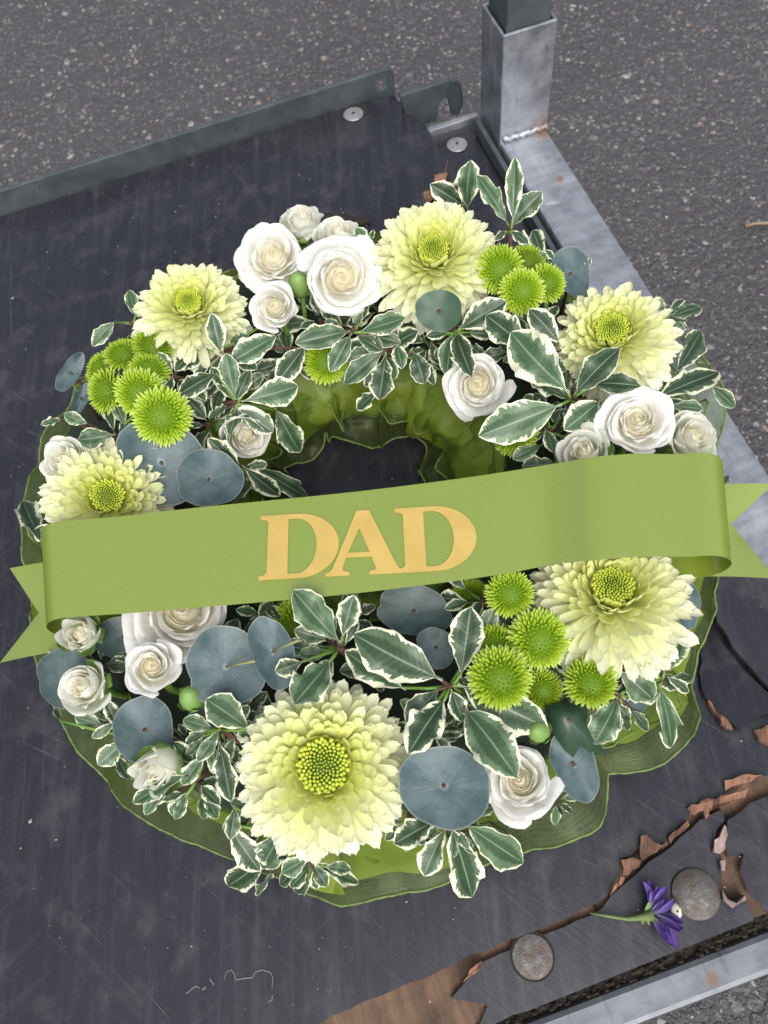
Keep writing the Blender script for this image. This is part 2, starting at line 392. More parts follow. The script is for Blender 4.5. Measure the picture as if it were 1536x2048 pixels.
def box(x0, x1, y0, y1, z0, z1):
    v = [(x, y, z) for z in (z0, z1) for y in (y0, y1) for x in (x0, x1)]
    return v, [(0, 2, 3, 1), (4, 5, 7, 6), (0, 1, 5, 4), (1, 3, 7, 5), (3, 2, 6, 7), (2, 0, 4, 6)]
def extrude_poly(pts, z0, z1):          # pts: list of (x, y)
    n = len(pts); vs = [(p[0], p[1], z1) for p in pts] + [(p[0], p[1], z0) for p in pts]
    fs = [tuple(range(n)), tuple(range(2 * n - 1, n - 1, -1))] + [(i, i + n, (i + 1) % n + n, (i + 1) % n) for i in range(n)]
    return vs, fs
def fix_normals(me):
    bm = bmesh.new(); bm.from_mesh(me); bmesh.ops.recalc_face_normals(bm, faces=bm.faces); bm.to_mesh(me); bm.free()
def fill2d(outer, holes=()):            # triangulated 2-D shape with holes
    bm = bmesh.new()
    for lp in (outer, *holes):
        vs = [bm.verts.new((p[0], p[1], 0)) for p in lp]
        for i in range(len(vs)): bm.edges.new((vs[i], vs[(i + 1) % len(vs)]))
    bmesh.ops.triangle_fill(bm, use_beauty=True, use_dissolve=False, edges=bm.edges[:])
    bm.verts.index_update()
    r = [v.co.copy() for v in bm.verts], [tuple(v.index for v in f.verts) for f in bm.faces], [tuple(v.index for v in e.verts) for e in bm.edges if len(e.link_faces) == 1]
    bm.free(); return r
def plate(outer, holes, place, t):      # 2-D shape -> solid plate; place(x, y, d) gives the 3-D point, d = 0 or t
    vs, fs, be = fill2d(outer, holes); n = len(vs)
    v3 = [place(v.x, v.y, 0) for v in vs] + [place(v.x, v.y, t) for v in vs]
    return v3, fs + [tuple(i + n for i in f[::-1]) for f in fs] + [(a, b, b + n, a + n) for a, b in be]

# ================================================================== SETTING
GZ = -0.20
gv, gf = [(-60, -60, GZ), (60, -60, GZ), (60, 60, GZ), (-60, 60, GZ)], [(0, 1, 2, 3)]
tag(obj('ground', mesh('ground', gv, gf, M_ASPH)), kind='structure')
pv, pf = [], []                        # loose grit and stone tops standing proud of the asphalt
pr = random.Random(3)
for _ in range(1100):
    x, y = pr.uniform(-.75, 1.0), pr.uniform(-.35, 1.5)
    s = .0011 + .0026 * pr.random() ** 3; a = pr.uniform(0, 6.28); b0 = len(pv); e = pr.uniform(.6, 1.3)
    for k in range(6):
        t = a + k * math.pi / 3; q = s * pr.uniform(.75, 1.2)
        pv.append((x + q * math.cos(t) * e, y + q * math.sin(t) / e, GZ - .0005))
    for k in range(6):
        c = pv[b0 + k]; pv.append((x + (c[0] - x) * .6, y + (c[1] - y) * .6, GZ + s * .45))
    pf.append(tuple(b0 + 6 + k for k in range(6)))
    for k in range(6): pf.append((b0 + k, b0 + (k + 1) % 6, b0 + 6 + (k + 1) % 6, b0 + 6 + k))
tag(obj('grit', mesh('grit', pv, pf, M_PEB)), 'pale loose grit and stone chips scattered over the grey asphalt', 'grit', kind='stuff')

# ------------------------------------------------------------------ trolley
trolley = thing('trolley', (0, .24, GZ), 'galvanised steel trolley with worn dark plywood deck under the wreath', 'trolley')
TO = Matrix.Translation(-V((0, .24, GZ)))
def tpart(name, vf, mat, bev=0, smooth=False, label=None, parent=None):
    me = mesh(name, vf[0], vf[1], mat, smooth=smooth); fix_normals(me)
    o = obj(name, me, parent or trolley, TO if parent is None else None)
    if bev: bevel_mod(o, bev)
    if label: o['label'] = label
    return o
jr = random.Random(11)
def jag(pxs, amt=.0012, step=.006, skip=()):
    pts = [at(*p).xy if len(p) == 2 else V((p[0], p[1])) for p in pxs]; out = []
    for i, p in enumerate(pts):
        q = pts[(i + 1) % len(pts)]; L = (q - p).length; n = max(1, int(L / step)) if i not in skip and L < .3 else 1
        nrm = V((-(q - p).y, (q - p).x)).normalized()
        for k in range(n):
            c = p.lerp(q, k / n); out.append(tuple(c + nrm * jr.uniform(-amt, amt)) if k else tuple(c))
    return out
def sheet(name, pxs, z1, th, amt=.0012, skip=(), mat=None, edge=None, label=None, step=.006):
    v, f = extrude_poly(jag(pxs, amt, step, skip), z1 - th, z1)
    o = tpart(name, (v, f), mat or M_FILM, label=label); o.data.materials.append(edge or M_TORN)
    for p in o.data.polygons: p.material_index = 0 if abs(p.normal.z) > .9 else 1
    return o
W = lambda x, y: (x, y, 0)
crack = [(1536, 1552), (1478, 1566), (1450, 1588), (1380, 1612), (1378, 1632), (1360, 1655), (1335, 1680), (1318, 1694), (1300, 1680), (1279, 1672), (1281, 1692), (1260, 1712), (1240, 1716), (1238, 1745), (1226, 1768), (1214, 1792), (1196, 1806), (1130, 1838), (1060, 1866), (960, 1904), (885, 1938), (850, 1958), (780, 1984), (700, 2018), (640, 2046), (560, 2088), (440, 2140)]
main = [W(-.9, .5375), (735, 201), (790, 191), (812, 225), (850, 248), (870, 285), (895, 318), (888, 345), (868, 350), (874, 372), (845, 384), (850, 400), (900, 470), (1000, 620), (1150, 800), (1300, 950), (1420, 1100), (1478, 1180), (1530, 1260), (1600, 1380), (1600, 1520)] + crack + [W(-.3, -.0548), W(-.9, -.0548)]
sheet('deck_board', main, 0, .0035, .0010, skip=(0, 1, len(main) - 1, len(main) - 2, len(main) - 3), label='dark grey film faced plywood board, scuffed and torn along its front edge')
sheet('lower_board', [W(-.9, -.0550), W(.1845, -.0550), W(.1845, .4865), W(.146, .4865), W(.146, .536), W(-.9, .536)], -.0093, .008, 0, range(9))
sheet('plywood_core', [W(-.7, -.0545), W(.166, -.0545), W(.166, .20), W(.05, .30), W(-.7, .30)], -.0037, .005, 0, range(9), M_CORE, label='bare brown plywood exposed where the dark film tore off')
sheet('deck_strip', [(902, 1998), (930, 1965), (962, 1926), (1000, 1908), (1062, 1884), (1130, 1854), (1205, 1817), (1245, 1772), (1300, 1722), (1345, 1692), (1400, 1640), (1445, 1618), (1450, 1640), (1434, 1660), (1428, 1690), (1440, 1700), (1446, 1730), (1442, 1788), (1462, 1815), (1485, 1790), (1502, 1815), (1508, 1841), (1054, 2023), (1000, 2044), (955, 2062), (975, 2012), (940, 2004)], -.0006, .0028, .0007, skip=(21,), label='torn dark board strip holding the round bolts')
sheet('deck_strip', [(1455, 1640), (1500, 1606), (1560, 1584), (1640, 1590), (1640, 1790), (1536, 1826), (1494, 1782), (1480, 1742), (1488, 1706), (1456, 1714), (1449, 1690)], .0006, .0035, .0008)
def flap(pxs, z, th, tilt, label):
    pts = jag(pxs, .0008, .004); c = V((sum(p[0] for p in pts) / len(pts), sum(p[1] for p in pts) / len(pts)))
    v, f = extrude_poly(pts, 0, th); v = [(x, y, zz + z + (x - c.x) * tilt[0] + (y - c.y) * tilt[1]) for x, y, zz in v]
    o = tpart('board_flap', (v, f), M_FILM, label=label); o.data.materials.append(M_DIRT)
    fl = [abs(p.normal.z) > .85 for p in o.data.polygons]
    for p, k in zip(o.data.polygons, fl): p.material_index = 0 if k else 1
flap([(1428, 1150), (1470, 1150), (1545, 1170), (1600, 1200), (1600, 1470), (1535, 1386), (1500, 1350), (1470, 1318), (1447, 1283), (1424, 1252), (1415, 1210)], .0048, .0030, (.02, .05), 'lifted slab of dark film beside the ribbon tail')
flap([(1398, 1290), (1419, 1262), (1440, 1290), (1468, 1328), (1500, 1364), (1536, 1400), (1590, 1470), (1545, 1430), (1505, 1438), (1474, 1464), (1450, 1440), (1428, 1425), (1400, 1380)], .0022, .0030, (.10, -.09), 'narrow lifted flap of dark film beside the wreath')
def splinter(pxs, z, th, tilt=(0, 0), mat=M_SPLINT):
    pts = jag(pxs, .0009, .0025); c = V((sum(p[0] for p in pts) / len(pts), sum(p[1] for p in pts) / len(pts)))
    v, f = extrude_poly(pts, 0, th); n = len(pts)
    v = [(x, y, zz + z + (x - c.x) * tilt[0] + (y - c.y) * tilt[1] + (jr.uniform(0, .0012) if i < n else 0)) for i, (x, y, zz) in enumerate(v)]
    tpart('splinter', (v, f), mat)
for s in ([(1240, 1720), (1262, 1715), (1280, 1722), (1275, 1735), (1262, 1740), (1243, 1752)], [(1279, 1672), (1290, 1670), (1303, 1684), (1322, 1692), (1310, 1705), (1290, 1716), (1280, 1722)],
          [(1372, 1618), (1400, 1602), (1450, 1590), (1480, 1584), (1492, 1578), (1486, 1596), (1440, 1612), (1405, 1622), (1385, 1632)], [(1446, 1562), (1462, 1560), (1492, 1550), (1520, 1552), (1500, 1564), (1470, 1574), (1448, 1582)],
          [(1505, 1462), (1530, 1452), (1570, 1460), (1570, 1500), (1530, 1492), (1515, 1482)], [(1412, 1392), (1424, 1400), (1450, 1440), (1462, 1462), (1448, 1458), (1425, 1428)], [(1333, 1676), (1352, 1660), (1372, 1642), (1376, 1652), (1352, 1672), (1338, 1688)],
          [(1400, 1606), (1412, 1604), (1414, 1632), (1408, 1640)], [(1318, 1692), (1330, 1684), (1334, 1690), (1322, 1698)], [(940, 1938), (962, 1920), (966, 1926), (945, 1948), (925, 1965)], [(1225, 1772), (1240, 1752), (1248, 1756), (1232, 1776), (1218, 1792)]):
    splinter(s, .0003, .0022, (jr.uniform(-.1, .1), jr.uniform(-.1, .1)))
M_PINK = m_wood('torn_film_edge', (.20, .13, .12), (.45, .34, .31), 80, 300, 10)
for s in ([(1426, 1680), (1440, 1664), (1446, 1650), (1450, 1655), (1446, 1700), (1436, 1708), (1424, 1704)], [(1438, 1722), (1448, 1720), (1446, 1742), (1440, 1740)], [(1442, 1780), (1452, 1798), (1470, 1806), (1486, 1790), (1490, 1800), (1462, 1816), (1444, 1800)]):
    splinter(s, .0002, .0018, (0, 0), M_PINK)
for s in ([(868, 352), (895, 342), (888, 362), (870, 376)], [(842, 384), (868, 378), (872, 388), (846, 398)]): splinter(s, -.004, .003, (0, 0), M_SPLINT)
for (cx, cy) in ((690, 440), (718, 446), (655, 437)):
    splinter([(cx - 22, cy - 4), (cx + 4, cy - 9), (cx + 24, cy + 2), (cx + 6, cy + 7), (cx - 12, cy + 6)], .0002, .0012, (0, 0), M_DIRT)
# dirt packed in the gap before the front rail
dv, df = [], []
for _ in range(420):
    x, y = jr.uniform(-.12, .2), jr.uniform(-.0605, -.0555); s = jr.uniform(.0004, .0014); b0 = len(dv); z = -.008 + jr.uniform(0, .0045)
    for k in range(4): dv.append((x + s * math.cos(k * 1.57 + x * 99) * jr.uniform(.7, 2), y + s * math.sin(k * 1.57 + x * 99), z))
    dv.append((x, y, z + s)); df += [(b0 + k, b0 + (k + 1) % 4, b0 + 4) for k in range(4)]
o = tpart('packed_dirt', (dv, df), M_DIRT); o['kind'] = 'stuff'
tpart('gap_floor', box(-.9, .19, -.066, -.0552, -.014, -.0085), M_DIRT)
tpart('front_rail', box(-.9, .232, -.0765, -.0608, -.035, -.0045), M_FRAIL, .0028)
# right rail, weld bead, blob of zinc, inner flange
tpart('side_rail', box(.1945, .2305, -.0600, .4865, -.030, -.0002), M_RAIL, .0025)
wb = [(.1965 + .0345 * k / 16, .4482 + .0006 * math.sin(k * 2.3), .0016 + .0006 * math.sin(k * 1.7)) for k in range(17)]
tpart('weld_bead', tube(wb, [.0022 + .0007 * math.sin(k * 2.9) for k in range(17)], 8), M_RAIL, smooth=True)
bl = at(1100, 392); bv, bf, _ = grid(14, 5, lambda u, v: (bl.x + v * .0105 * math.cos(6.2832 * u) * (1 + .22 * math.sin(3 * 6.2832 * u)), bl.y + v * .0085 * math.sin(6.2832 * u) * (1 + .15 * math.cos(5 * 6.2832 * u)), -.0002 + .0014 * (1 - v ** 3)))
tpart('zinc_blob', (bv, bf), M_RAIL, smooth=True)
tpart('inner_flange', box(.1862, .1900, .02, .478, -.028, .0012), M_FLANGE, .0008)
# corner socket: square tube, open at the top
def sqtube(x0, x1, y0, y1, z0, z1, t):
    v = []
    for z in (z0, z1):
        for i in (0, t): v += [(x0 + i, y0 + i, z), (x1 - i, y0 + i, z), (x1 - i, y1 - i, z), (x0 + i, y1 - i, z)]
    f = []
    for k in range(4):
        n = (k + 1) % 4
        f += [(k, n, n + 8, k + 8), (4 + n, 4 + k, 12 + k, 12 + n), (8 + k, 8 + n, 12 + n, 12 + k), (n, k, 4 + k, 4 + n)]
    return v, f
tpart('corner_socket', sqtube(.1940, .2318, .4492, .4868, -.03, .0795, .0022), M_SOCK, .0009)
post = thing('upright_post', (.2130, .468, -.02), 'square steel upright post standing in the trolley corner socket', 'post')
po = obj('post_tube', mesh('post_tube', *sqtube(-.0155, .0155, -.0155, .0155, 0, .62, .002), M_FLANGE, smooth=False), post); fix_normals(po.data); bevel_mod(po, .0012)
# back flange with a hole, hook plate, back rim
arc = lambda cx, cz, r, a0, a1, n: [(cx + r * math.cos(R(a0 + (a1 - a0) * k / n)), cz + r * math.sin(R(a0 + (a1 - a0) * k / n))) for k in range(n + 1)]
hp = onY(763, 168, .539); e0 = onY(785, 160, .539)
out = [(-.9, -.006), (hp.x + .0105, -.006)] + arc(hp.x + .0045, .0125, .006, 0, 90, 6) + [(-.9, .0185)]
tpart('back_flange', plate(out, [arc(hp.x, hp.z, .0048, 0, 342, 18)], lambda x, y, d: (x, .5390 + d, y), .0035), M_FLANGE, .0006)
hk = [(800, 192), (850, 176), (898, 160), (912, 161), (922, 170), (927, 188), (927, 212), (918, 230), (904, 232), (901, 214), (896, 200), (888, 196), (880, 204), (876, 222), (874, 244), (845, 250), (812, 236)]
hq = [onY(x, y, .512) for x, y in hk]
tpart('hook_plate', plate([(p.x, p.z) for p in hq], [], lambda x, y, d: (x, .512 + d, y), .0045), M_FLANGE, .0008)
tpart('back_rim', box(.1455, .1925, .4872, .4925, -.02, -.0035), M_RAIL, .001)
def disc(c, r, dome_h, z, mat, name, ring=None, dimple=0):
    v, f = [], []; n = 24; prof = [(r, -.0004), (r, .0005), (r * .965, .0006 + dome_h * .25), (r * .7, .0006 + dome_h * .72), (r * .35, .0006 + dome_h * .95)] + ([(r * .2, .0006 + dome_h), (r * .14, .0006 + dome_h - dimple)] if dimple else [(r * .12, .0006 + dome_h)])
    for rr, zz in prof:
        for k in range(n): v.append((c.x + rr * math.cos(6.2832 * k / n), c.y + rr * math.sin(6.2832 * k / n), z + zz))
    for j in range(len(prof) - 1):
        for k in range(n): f.append((j * n + k, j * n + (k + 1) % n, (j + 1) * n + (k + 1) % n, (j + 1) * n + k))
    f.append(tuple((len(prof) - 1) * n + k for k in range(n)))
    o = tpart(name, (v, f), mat, smooth=True); o.data.set_sharp_from_angle(angle=R(22))
    if ring:
        rv, rf, _ = grid(28, 1, lambda u, w_: (c.x + (r + ring * w_) * math.cos(6.2832 * u), c.y + (r + ring * w_) * math.sin(6.2832 * u), z + .0003))
        tpart('bolt_gap', (rv, rf), M_DIRT)
    return o
disc(at(1065, 1913), .0091, .0010, -.0006, M_BOLT, 'bolt', .0009)['label'] = 'flat rusty bolt head set in the torn strip'
disc(at(1391, 1788), .0108, .0036, -.0006, M_BOLT, 'bolt')['label'] = 'domed bolt head beside the fallen purple flower'
for (rx, ry, rz) in ((707, 229, 0), (914, 290, -.0093)):
    c_ = at(rx, ry, rz); r_ = disc(c_, .0078, .0007, rz, M_RIVET, 'rivet', .0007)
    pv_, pf_, _ = grid(10, 1, lambda u, w_: ((.0001 + .0011 * w_) * math.cos(6.2832 * u) + c_.x, (.0001 + .0011 * w_) * math.sin(6.2832 * u) + c_.y, rz + .0016)); pn = mesh('rivet_dimple_dark', pv_, pf_, M_DIRT); obj('rivet_dimple_dark', pn, r_)  # flat dark disc paints the dark hollow of the rivet's centre dimple
# castors under the deck corners
for cx, cy in ((.12, .40), (.12, .02), (-.78, .40), (-.78, .02)):
    v, f = tube([(cx - .013, cy, GZ + .05), (cx - .010, cy, GZ + .05), (cx + .010, cy, GZ + .05), (cx + .013, cy, GZ + .05)], [.046, .05, .05, .046], 28); tpart('castor_wheel', (v, f), M_DIRT)
    v, f = box(cx - .018, cx + .018, cy - .02, cy + .02, GZ + .101, -.018); tpart('castor_fork', (v, f), M_FLANGE)

# ================================================================== WREATH BASE
wreath = thing('wreath_base', (RC.x, RC.y, 0), 'wreath ring of floral foam with sheer green organza ruffles round it', 'wreath')
def pol(th, r, z): return (r * math.cos(th), r * math.sin(th), z)
fv, ff, fu = grid(64, 14, lambda u, v: pol(6.2832 * u, RM + .052 * math.cos(6.2832 * v), .028 + .026 * math.sin(6.2832 * v)))
obj('foam_ring', mesh('foam_ring', fv, ff, M_FOAM), wreath)
prof = sorted([(154, .200), (164, .196), (176, .192), (-160, .191), (-151, .194), (-143, .195), (-136, .193), (-129, .190), (-117, .195), (-113, .200), (-109, .203), (-103, .201), (-97, .200), (-88, .197), (-82, .199), (-78, .206), (-75, .206), (-71, .200), (-68, .193), (-62, .207), (-57, .210), (-53, .209), (-50, .199), (-46, .196), (-39, .199), (-36, .195), (-27, .198), (-18, .198), (-13, .204), (-4, .212), (3, .212), (12, .205), (25, .198), (45, .195), (65, .200), (85, .196), (105, .200), (118, .196), (129, .197), (137, .203), (145, .203), (149, .204)])
pt = np.array([p[0] for p in prof]); pr_ = np.array([p[1] for p in prof])
def rout(th):
    d = (math.degrees(th) + 180) % 360 - 180
    return float(np.interp(d, np.r_[pt[-1] - 360, pt, pt[0] + 360], np.r_[pr_[-1], pr_, pr_[0]]))
def wav(th, seed, fr): return sum(math.sin(th * f + seed * (i + 1) * 1.7) / (i + 1.2) for i, f in enumerate(fr))
def strip(name, f, nu, nv, mat, parent=wreath, hem=0, hemr=.0006):
    v, fa, uv = grid(nu, nv, f); o = obj(name, mesh(name, v, fa, mat, uvs=uv), parent)
    if hem:
        pts = [f(k / nu, 1) for k in range(nu + 1)]; v, fa = tube(pts, [hemr * (1 + .25 * math.sin(k * 2.1)) for k in range(nu + 1)], 6)
        obj('hem', mesh('hem', v, fa, M_HEM), o)
    return o
from mathutils import noise as mnoise
def crumple(p, amp, sc=70):
    d = mnoise.noise_vector(V(p) * sc) + mnoise.noise_vector(V(p) * sc * 2.3) * .45
    q = V(p) + d * amp; q.z = max(.0012, q.z); return q
def f_out(u, v):
    th = 6.2832 * u; ro = rout(th); lift = .016 * math.exp(-(((math.degrees(th) + 180) % 360 - 180 - 2) / 18) ** 2)
    w_ = wav(th, 1, (11, 19, 31)); r = .150 + (ro - .150) * v + .004 * math.sin(v * 3.1) * w_ * .6
    z = .042 - .036 * v ** 1.15 + .0125 * v * v * w_ + .007 * v + .004 + lift * v
    z = z if v < .6 else min(z, .015 + .5 * (1 - v) * .05 + lift)
    return crumple(pol(th + .012 * v * math.sin(th * 23), r, max(.0016, z)), .0046 * min(1, v * 2) * (1 - .55 * v), 42)
strip('organza_ruffle', f_out, 620, 9, M_ORG, hem=1)
def f_out2(u, v):
    th = 6.2832 * u; w_ = wav(th, 5, (13, 23, 37)); r = .148 + (rout(th) - .166) * v + .004 * w_ * v
    return crumple(pol(th, r, max(.0014, .047 - .026 * v + .0105 * v * w_)), .005)
strip('organza_ruffle', f_out2, 400, 8, M_ORG, hem=1, hemr=.0005)
# opaque satin band pleated under the organza: each pleat its own piece
for k in range(26):
    t0 = 6.2832 * k / 26 + .03 * math.sin(k * 3.3); dt = 6.2832 / 26 * 1.2
    def f_pl(u, v, t0=t0, dt=dt, k=k):
        th = t0 + dt * u; r = .150 + (rout(th) - .163 - .008 * math.sin(k * 5.1)) * v
        return crumple(pol(th, r - .002 + .004 * u, max(.001, .045 - .038 * v ** 1.4 + .008 * math.sin(3.1 * u) * v + .003 * u)), .003, 45)
    strip('satin_pleat', f_pl, 12, 10, M_SATIN)
def f_in(u, v):
    th = 6.2832 * u; w_ = wav(th, 2.4, (7, 11, 19)); r = .082 - .035 * v + .0055 * w_ * v ** .7 + .004 * math.sin(v * 5 + th * 5)
    return pol(th + .10 * v * math.sin(th * 9 + 1), r, +.050 - .045 * v + .004 * v * math.sin(th * 15)) if v < .01 else crumple(pol(th + .10 * v * math.sin(th * 9 + 1), r, +.050 - .045 * v + .004 * v * math.sin(th * 15)), .0045, 55)
strip('organza_ruffle', f_in, 420, 14, M_ORG, hem=1)
def f_in2(u, v):
    th = 6.2832 * u; w_ = wav(th, 7.1, (8, 13, 22)); r = .084 - .028 * v + .0065 * w_ * v
    return pol(th + .08 * v * math.sin(th * 7), r, +.053 - .032 * v + .005 * v * math.sin(th * 11 + 2)) if v < .01 else crumple(pol(th + .08 * v * math.sin(th * 7), r, +.053 - .032 * v + .005 * v * math.sin(th * 11 + 2)), .005, 60)
strip('organza_ruffle', f_in2, 400, 10, M_ORG, hem=1, hemr=.0005)
for k in range(11):
    t0 = 6.2832 * k / 11; dt = 6.2832 / 11 * 1.22
    def f_pi(u, v, t0=t0, dt=dt, k=k):
        th = t0 + dt * u; r = .082 - .022 * v - .011 * math.sin(3.1416 * v) * (.6 + .4 * math.sin(3.1416 * u)) + .003 * math.sin(k * 2.7) * v
        return crumple(pol(th, r + .003 - .006 * u, .049 - .043 * v + .004 * math.sin(3.1 * u) * v), .0042, 70)
    strip('satin_pleat', f_pi, 16, 14, M_SATIN)

# ================================================================== FLOWER MESHES
def lerp3(a, b, t): return tuple(x + (y - x) * t for x, y in zip(a, b))
def petal_mesh(name, width, trough, bend, tipw, cbase, cmid, ctip, mat, nu=4, nv=7, seed=0, notch=.0, narrow=.42):
    r = random.Random(seed); tw = r.uniform(-.12, .12)
    def prof_w(v): return width * .5 * (narrow + (1 - narrow) * math.sin(min(1, v / tipw) * math.pi / 2)) * (1 if v < tipw else (max(0, 1 - ((v - tipw) / (1.0001 - tipw)) ** 2.4)) ** .5 * .90 + .10)
    def f(u, v):
        v = 1 - (1 - v) ** 1.7
        s = 2 * u - 1; wv = prof_w(v); x = s * wv
        z = trough * (s * s) * wv + bend * v * v + tw * x * v
        y = v - (notch * (1 - abs(s)) if v > .95 else 0) - .03 * s * s * max(0, (v - .7) / .3)
        return (x, y - abs(bend) * .35 * v * v, z)
    vs_, fs, uv = grid(nu, nv, f)
    uv = [(a, 1 - (1 - b) ** 1.7) for a, b in uv]
    cols = [lerp3(cbase, cmid, min(1, v / .5)) if v < .5 else lerp3(cmid, ctip, (v - .5) / .5) for u, v in uv]
    return mesh(name, vs_, fs, mat, cols, uv)
CH = []          # seven steps from the yellow heart to the cream rim, three shapes each
for s in range(7):
    t = s / 6
    cb = lerp3((.58, .66, .08), (.74, .78, .36), t); cm = lerp3((.74, .77, .15), (.87, .89, .60), t ** .8); ct = lerp3((.80, .82, .24), (.92, .93, .74), t ** .7)
    CH.append([petal_mesh('chrysanthemum_petal', .180 - .015 * t, .50 - .12 * t, .32 - .46 * t + .06 * k, .80, cb, cm, ct, M_PETAL, seed=s * 5 + k, notch=.008 * k) for k in range(3)])
def floret_mesh():
    r = random.Random(5); v, f, c = [], [], []; n = 150; g = math.pi * (3 - 5 ** .5)
    for i in range(n):
        t = (i + .5) / n; rr = .245 * t ** .5; a = i * g; sz = .011 + .017 * t; hh = .030 + .055 * t
        base = V((rr * math.cos(a), rr * math.sin(a), .33 - .10 * (rr / .245) ** 2 + .03 * t))
        d = (V((0, 0, 1)) + V((math.cos(a), math.sin(a), 0)) * (-.25 + .75 * t) + V((r.uniform(-.16, .16), r.uniform(-.16, .16), 0))).normalized()
        x = d.cross(V((math.cos(a), math.sin(a), .01))).normalized(); y = d.cross(x); b0 = len(v)
        for hz, q in ((0, .6), (.45, 1), (.85, .8)):
            for k in range(6): v.append(base + d * (hh * hz) + x * (sz * q * math.cos(k * 1.0472)) + y * (sz * q * math.sin(k * 1.0472))); c.append(lerp3((.34, .46, .03), (.60, .67, .09), (.35 + .65 * t) * (.55 + .45 * hz)))
        v.append(base + d * hh * 1.05); c.append(lerp3((.36, .48, .05), (.62, .70, .09), t))
        for L in (0, 6):
            for k in range(6): f.append((b0 + L + k, b0 + L + (k + 1) % 6, b0 + L + 6 + (k + 1) % 6, b0 + L + 6 + k))
        for k in range(6): f.append((b0 + 12 + k, b0 + 12 + (k + 1) % 6, b0 + 18))
    b0 = len(v); v += [V((.25 * math.cos(k * .5236), .25 * math.sin(k * .5236), .20)) for k in range(12)] + [V((0, 0, .32))]; c += [(.10, .17, .01)] * 13
    f += [(b0 + k, b0 + (k + 1) % 12, b0 + 12) for k in range(12)]
    return mesh('disc_florets', v, f, M_SANT, c, [(0, 0)] * len(v))
FLORET = floret_mesh()
def stem_to(parent, inv, p0, p1, r, mat, name='stem'):
    mid = (p0 + p1) / 2 + V((rng.uniform(-.003, .003), rng.uniform(-.003, .003), 0))
    v, f = tube([inv @ p0, inv @ mid, inv @ p1], [r, r, r * 1.1], 6); return obj(name, mesh(name, v, f, mat), parent)
def foot(p):                             # a point inside the foam under p
    d = V((p.x - RC.x, p.y - RC.y)); d = d.normalized() * (RM + max(-.03, min(.03, d.length - RM))); return V((RC.x + d.x, RC.y + d.y, .040))
def chrys(px, py, diam, a, b, label, dz=.012, seed=0, rag=.0, lift=0, heart=1.0):
    r = random.Random(seed); p = surf(px, py, dz); rad = diam * .53 * depth(p) / FPX; n = facing(p, a, b)
    fr = frame(n, r.uniform(0, 6)); t = thing('chrysanthemum', p, label, 'chrysanthemum', 'large cream and green chrysanthemums', fr)
    NP = 290; g = math.pi * (3 - 5 ** .5)
    for i in range(NP):
        q = i / (NP - 1); ph = i * g + r.uniform(-.09, .09) * (1 + rag)
        el = R(64 + lift - (90 + lift * .6) * q ** .66 + r.uniform(-5, 5) * (1 + rag * 2.2)); L = (.13 + .87 * q ** .60) * r.uniform(.90 - rag * .1, 1.06)
        r0 = (.205 - .08 * q) * (heart if q < .3 else 1); z0 = .14 - .21 * q
        cs, sn = math.cos(ph), math.sin(ph); rd = V((cs, sn, 0)); d = rd * math.cos(el) + V((0, 0, 1)) * math.sin(el)
        z = (V((0, 0, 1)) * math.cos(el) - rd * math.sin(el)); x = d.cross(z)
        roll = r.uniform(-.25, .25) * (1 + rag * 2.5); x, z = x * math.cos(roll) + z * math.sin(roll), z * math.cos(roll) - x * math.sin(roll)
        k = min(6, int(q ** .75 * 7)); wd = r.uniform(.9, 1.12) * (.60 + .40 * q)
        obj('petal', CH[k][r.randrange(3)], t, basis((rd * r0 + V((0, 0, z0))) * rad, x * (rad * wd), d * (rad * L), z * (rad * L * .9)))
    obj('disc_florets', FLORET, t, Matrix.Scale(rad, 4) @ Matrix.Diagonal((heart * .90, heart * .90, 1, 1)) @ Matrix.Rotation(r.uniform(0, 6), 4, 'Z'))
    inv = (Matrix.Translation(p) @ fr.to_4x4()).inverted(); stem_to(t, inv, p - n * rad * .1, foot(p), .0028, M_GSTEM)
    return t
chrys(648, 1532, 350, -.03, .03, 'big cream chrysanthemum with open green eye, beside the round blue-grey leaf', .016, 1, 0, 0, 1.12)
chrys(1222, 1196, 318, .10, .55, 'cream chrysanthemum half tucked under the right end of the sash', .012, 2, .1, 6, .98)
chrys(217, 1000, 262, -.05, .22, 'cream chrysanthemum touching the upper edge of the curled left end of the sash', -.002, 3, .55, -3, .95)
chrys(381, 622, 226, -.12, .55, 'pale yellow chrysanthemum between the seven green buttons and the white rose group', .012, 4, .2, 4, .85)
chrys(868, 520, 262, -.02, .52, 'pale yellow chrysanthemum between white roses and four green buttons on the far rim', .014, 5, .1, 8, .9)
chrys(1226, 678, 250, -.02, .55, 'pale yellow chrysanthemum by the galvanised side rail above the white roses', .012, 6, .25, 2, 1.0)

